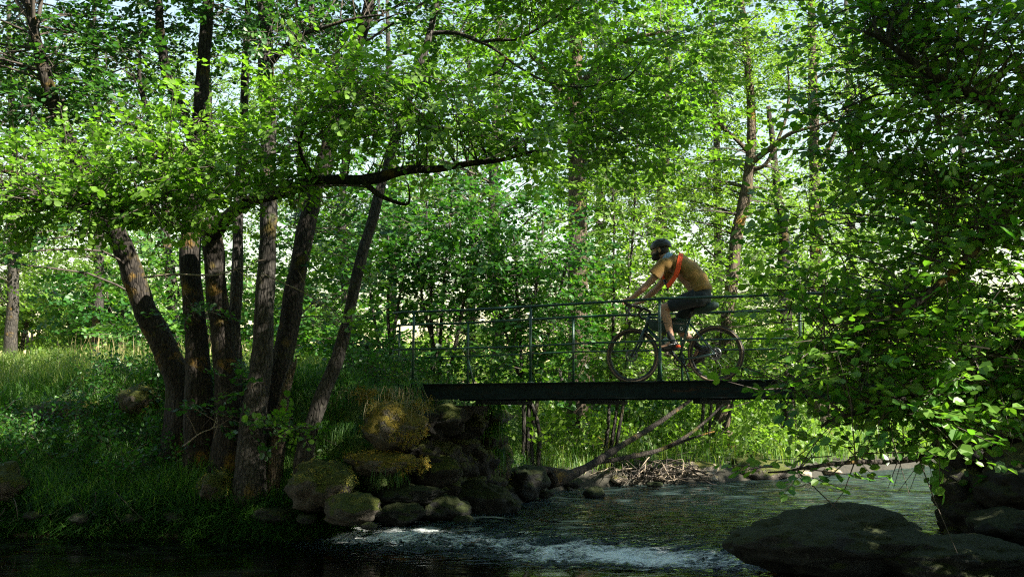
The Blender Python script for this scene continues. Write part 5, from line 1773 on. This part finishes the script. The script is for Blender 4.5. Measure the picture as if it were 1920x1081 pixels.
# socks and shoes
for i in (0, 1):
    d = (KNEE[i] - ANK[i]).normalized()
    mb = MB()
    mb.tube([ANK[i] - d * 0.03, ANK[i] + d * 0.06, ANK[i] + d * 0.135], [0.043, 0.041, 0.043], 14)
    mb.build('sock', M['sock'], rider)
    f = (TOE[i] - ANK[i])
    f = V3((f.x, 0, f.z + 0.045)).normalized()
    upf = V3((-f.z, 0, f.x))
    c = ANK[i] - upf * 0.055
    sh = empty('shoe', c)
    sh.parent = rider
    mb = MB()
    mb.tube([f * -0.075, f * -0.05, f * 0.0, f * 0.07, f * 0.14, f * 0.185], [0.026, 0.038, 0.042, 0.040, 0.034, 0.016], 14, flat=0.95)
    mb.tube([upf * 0.0 - f * 0.02, upf * 0.055 - f * 0.012], [0.044, 0.046], 14)
    remeshed(mb, 'upper', M['black'], sh, 0.007, 3)
    mb = MB()
    mb.tube([f * -0.08 - upf * 0.030, f * 0.0 - upf * 0.036, f * 0.10 - upf * 0.036, f * 0.185 - upf * 0.018], [0.030, 0.038, 0.040, 0.018], 12, flat=0.5)
    mb.build('sole', M['rubber'], sh)
    if i == 0:
        mb = MB()
        mb.ell(f * -0.058 - upf * 0.012, (0.034, 0.043, 0.022))
        mb.build('heel_patch', M['orange'], sh)
        mb = MB()
        mb.box(f * 0.0 + upf * 0.022 + V3((0, 0.041, 0)), (0.075, 0.004, 0.007), 0, Matrix.Rotation(-math.atan2(f.z, f.x), 3, 'Y'))
        mb.build('stripe', M['white'], sh)

# orange strap slung over the back and under the arm, with a black end
mb = MB()
loop = spline([V3((0.440, -0.115, 1.595)), V3((0.405, 0.02, 1.610)), V3((0.385, 0.125, 1.555)), V3((0.385, 0.190, 1.455)), V3((0.425, 0.190, 1.325)), V3((0.500, 0.155, 1.235)), V3((0.555, 0.110, 1.205))], 6)
loop2 = []
vv, ff = [], []
for i, p in enumerate(loop):
    t = (loop[min(i + 1, len(loop) - 1)] - loop[max(i - 1, 0)]).normalized()
    out_ = V3((p.x - 0.46 - (p.z - 1.45) * 0.6, p.y * 1.6, 0.15 + (p.z - 1.42))).normalized()
    sd_ = t.cross(out_).normalized()
    out_ = sd_.cross(t).normalized()
    for a, b in ((-1, -1), (1, -1), (1, 1), (-1, 1)):
        vv.append(p + sd_ * a * 0.029 + out_ * (b * 0.007 + 0.010))
for i in range(len(loop) - 1):
    for k in range(4):
        ff.append((i * 4 + k, i * 4 + (k + 1) % 4, (i + 1) * 4 + (k + 1) % 4, (i + 1) * 4 + k))
ff += [(3, 2, 1, 0), tuple((len(loop) - 1) * 4 + k for k in range(4))]
mb.add(vv, ff)
mb.build('shoulder_strap', M['orange'], rider, False)
mb = MB()
mb.tube(spline([V3((0.640, 0.02, 1.435)), V3((0.650, 0.02, 1.38)), V3((0.625, 0.04, 1.30))], 4), 0.017, 8, flat=0.5)
mb.build('chest_strap', M['orange'], rider)
mb = MB()
mb.tube(spline([V3((0.622, 0.04, 1.30)), V3((0.585, 0.08, 1.235)), V3((0.560, 0.10, 1.19)), V3((0.572, 0.10, 1.15))], 4), 0.017, 8, flat=0.6)
mb.build('strap_buckle', M['black'], rider)

# ------------------------------------------------------------------ fallen trunk, dead wood and roots
ft = empty('fallen_trunk', at(1040, 895, 15.6))
tag(ft, 'dark fallen trunk leaning up from the water edge under the bridge', 'fallen trunk')
fo = Vector(ft.location)
mb = MB()
p = spline([at(1030, 900, 15.4), at(1085, 883, 15.8), at(1160, 838, 16.4), at(1230, 795, 17), at(1300, 745, 17.6), at(1350, 700, 18)], 6)
mb.tube([q - fo for q in p], lerp_list([0.13, 0.072, 0.052, 0.042, 0.032, 0.02], len(p)), 12, 0, True, 0.25, 3)
mb.build('trunk', M['bark'], ft)
for pts, rr in (([(1110, 868, 16.1), (1180, 856, 16.6), (1250, 838, 17), (1310, 800, 17.4), (1380, 735, 17.8)], [0.035, 0.042, 0.036, 0.026, 0.012]),
                ([(1250, 838, 17), (1300, 820, 17), (1340, 808, 17)], [0.03, 0.02, 0.01]),
                ([(1060, 890, 15.6), (1010, 880, 15.3), (980, 890, 15)], [0.09, 0.06, 0.03])):
    mb = MB()
    p = spline([at(*q) for q in pts], 5)
    mb.tube([q - fo for q in p], lerp_list(rr, len(p)), 9, 0, True, 0.2, 5)
    mb.build('limb', M['bark'], ft)

mb = MB()
for k in range(170):
    px, py = rng.uniform(1100, 1300), rng.uniform(862, 886)
    a = at(px, py, 18.3 + rng.uniform(-.3, .8))
    e = at(px + rng.normal(0, 45), rng.uniform(878, 902), 17.6 + rng.uniform(-.4, 1.0))
    m_ = a.lerp(e, 0.5) + Vector(rng.normal(size=3)) * 0.12
    mb.tube(spline([a, m_, e], 3), lerp_list([0.012, 0.011, 0.006], 7), 4, int(rng.random() < 0.45), False)
tag(mb.build('root_tangle', [M['twig'], M['twig_pale']]), 'tangle of bare roots and twigs along the opposite bank', 'roots', kind='stuff')
mb = MB()
for k in range(150):
    px = rng.uniform(-20, 680)
    Y = 12.0 + rng.uniform(0, .9)
    a = at(px, rng.uniform(915, 960), Y + 0.1)
    e = at(px + rng.normal(0, 40), rng.uniform(965, 990), Y - 0.2)
    m_ = a.lerp(e, 0.5) + Vector(rng.normal(size=3)) * 0.06
    mb.tube(spline([a, m_, e], 3), lerp_list([0.006, 0.005, 0.002], 7), 4, 0, False)
tag(mb.build('bank_roots', [M['twig'], M['twig_pale']]), 'fine roots hanging over the dark left water edge', 'roots', kind='stuff')
# bare dead twigs crossing in front of the trunks
for lab, pts, r in (('bare pale dead branch crossing the alder pair', [(270, 520, 12.3), (330, 514, 12.1), (400, 516, 11.9), (440, 505, 11.8), (470, 500, 11.7)], 0.014),
                    ('curved bare dead twig right of the straight trunk', [(490, 512, 12.0), (530, 530, 11.9), (570, 548, 11.8), (610, 572, 11.8), (650, 590, 11.8)], 0.010),
                    ('thin dead stick slanting over the dark bank', [(345, 835, 11.9), (375, 812, 11.9), (400, 800, 12), (408, 770, 12.2)], 0.009)):
    c = at(*pts[0])
    mb = MB()
    p = spline([at(*q) for q in pts], 5)
    mb.tube([q - c for q in p], lerp_list([r, r * .85, r * .7, r * .35], len(p)), 6)
    for k in range(7):
        s_ = p[int(rng.integers(3, len(p) - 1))]
        e = s_ + Vector(rng.normal(size=3)) * 0.16
        mb.tube([s_ - c, s_.lerp(e, .5) - c + Vector(rng.normal(size=3)) * .02, e - c], [r * .35, r * .3, .0015], 4, 0, False)
    o = mb.build('dead_branch', M['twig_pale'])
    o.location = c
    tag(o, lab, 'dead branch', 'dead branches')
# broken stump with peeling bark next to the right-leaning trunk
st = empty('broken_stump', at(535, 770, 12.4))
tag(st, 'broken splintered stump between the trunks, pale on its torn side', 'stump')
c = Vector(st.location)
mb = MB()
q0 = at(520, 860, 12.3)
p = spline([Vector((q0.x - .03, q0.y, hz(q0.x, q0.y) - .15)), q0, at(530, 760, 12.4), at(545, 700, 12.45), at(548, 678, 12.5)], 5)
mb.tube([q - c for q in p], lerp_list([0.10, 0.085, 0.07, 0.055, 0.03], len(p)), 9, 0, True, 0.4, 9)
mb.build('trunk', M['bark_warm'], st)
mb = MB()
p = spline([at(540, 720, 12.45), at(552, 690, 12.4), at(556, 665, 12.4)], 4)
mb.tube([q - c for q in p], lerp_list([0.03, 0.02, 0.006], len(p)), 7, 0, True, 0.4, 9)
mb.build('splinter', M['bark_warm'], st)

# ------------------------------------------------------------------ hanging dry grass and moss strands
def strands(name, label, cat, regs, mat, n_, ln, w, tint):
    """regs: list of (px0, px1, py, Y) top edges from which strands arch outward and hang"""
    V, F, T = [], [], []
    for (x0, x1, py, Y) in regs:
        for k in range(n_):
            a = at(rng.uniform(x0, x1), py + rng.normal(0, 5), Y + rng.normal(0, 0.10))
            L = ln * rng.uniform(.4, 1.2)
            d = Vector((rng.normal(0, .35), -abs(rng.normal(.35, .2)), 0))
            q = [a, a + d * L * .35 + Vector((0, 0, .12 * L)), a + d * L * .7 - Vector((0, 0, .35 * L)), a + d * L * .8 - Vector((0, 0, .9 * L))]
            s = Vector((1, rng.normal(0, .5), 0)).normalized()
            o_ = len(V)
            for m_, qq in enumerate(q):
                ww = w * (1, .9, .7, .2)[m_]
                V += [tuple(qq - s * ww), tuple(qq + s * ww)]
            for m_ in range(3):
                F.append((o_ + 2 * m_, o_ + 2 * m_ + 1, o_ + 2 * m_ + 3, o_ + 2 * m_ + 2))
            t = min(1, max(0, rng.normal(tint, .2)))
            T += [t] * 3
    me = quad_mesh(name, np.array(V), np.array(F), [M[mat]], None, True, np.array(T))
    return tag(link(name, me), label, cat, kind='stuff')


strands('hanging_dry_grass', 'dry straw grass hanging over the square mossy boulder', 'grass', [(690, 795, 760, 12.2), (650, 790, 735, 12.5)], 'straw', 110, 0.26, 0.003, 0.55)
strands('abutment_grass', 'green grass hanging from the top of the abutment', 'grass', [(640, 790, 722, 12.75), (640, 790, 745, 12.7), (600, 700, 800, 12.4), (700, 760, 880, 12.1)], 'grass', 220, 0.22, 0.004, 0.35)
def moss(name, label, keys, n_, mat, tint, sidex=0.25, sc=0.24):
    """small tufts on the upper and right faces of the named stones"""
    P, A, U = [], [], []
    for o in [o for o in C.objects if o.type == 'MESH' and any(k in o.get('label', '') for k in keys)]:
        mw = Matrix.LocRotScale(o.location, o.rotation_euler, o.scale)
        R3 = mw.to_3x3()
        cand = [(mw @ v.co, (R3 @ v.normal).normalized()) for v in o.data.vertices]
        cand = [(p, nn) for p, nn in cand if (nn.z > 0.45 or nn.x > sidex) and nn.y < 0.6 and mnoise.noise(p * 4.5) > 0.02]
        if not cand:
            continue
        for _ in range(n_):
            p, nn = cand[int(rng.integers(0, len(cand)))]
            P.append(tuple(p + Vector(rng.normal(size=3)) * 0.012))
            t = Vector(rng.normal(size=3))
            t = (t - nn * t.dot(nn)).normalized() + nn * 0.35 + Vector((0, 0, -0.35))
            A.append(tuple(t))
            U.append(tuple(nn + Vector(rng.normal(size=3)) * 0.3))
    n = len(P)
    sp, wd = SPR['herb']
    o = bake_leaves(name, sp, P, A, U, rng.uniform(.6, 1.3, n) * sc, np.clip(rng.normal(tint, .25, n), 0, 1), mat, None, wd, twig='straw', simple=True)
    return tag(o, label, 'moss', kind='stuff')


moss('boulder_moss', 'orange and yellow moss on the abutment boulder and the ledge stone', ('square mossy boulder', 'ledge stone covered'), 420, 'moss_tuft', 0.65)
moss('waterside_moss', 'green and gold moss on the waterside boulders', ('rounded mossy boulder at the foot', 'mossy upright rock', 'upright mossy boulder', 'mossy green hump', 'long mossy ledge'), 260, 'moss_tuft', 0.25, 0.5)
strands('corner_ivy_moss', 'mossy growth hanging on the upright rock under the bridge', 'moss', [(880, 940, 765, 14.6), (880, 945, 800, 14.4), (890, 945, 850, 14.3)], 'grass', 160, 0.28, 0.008, 0.4)
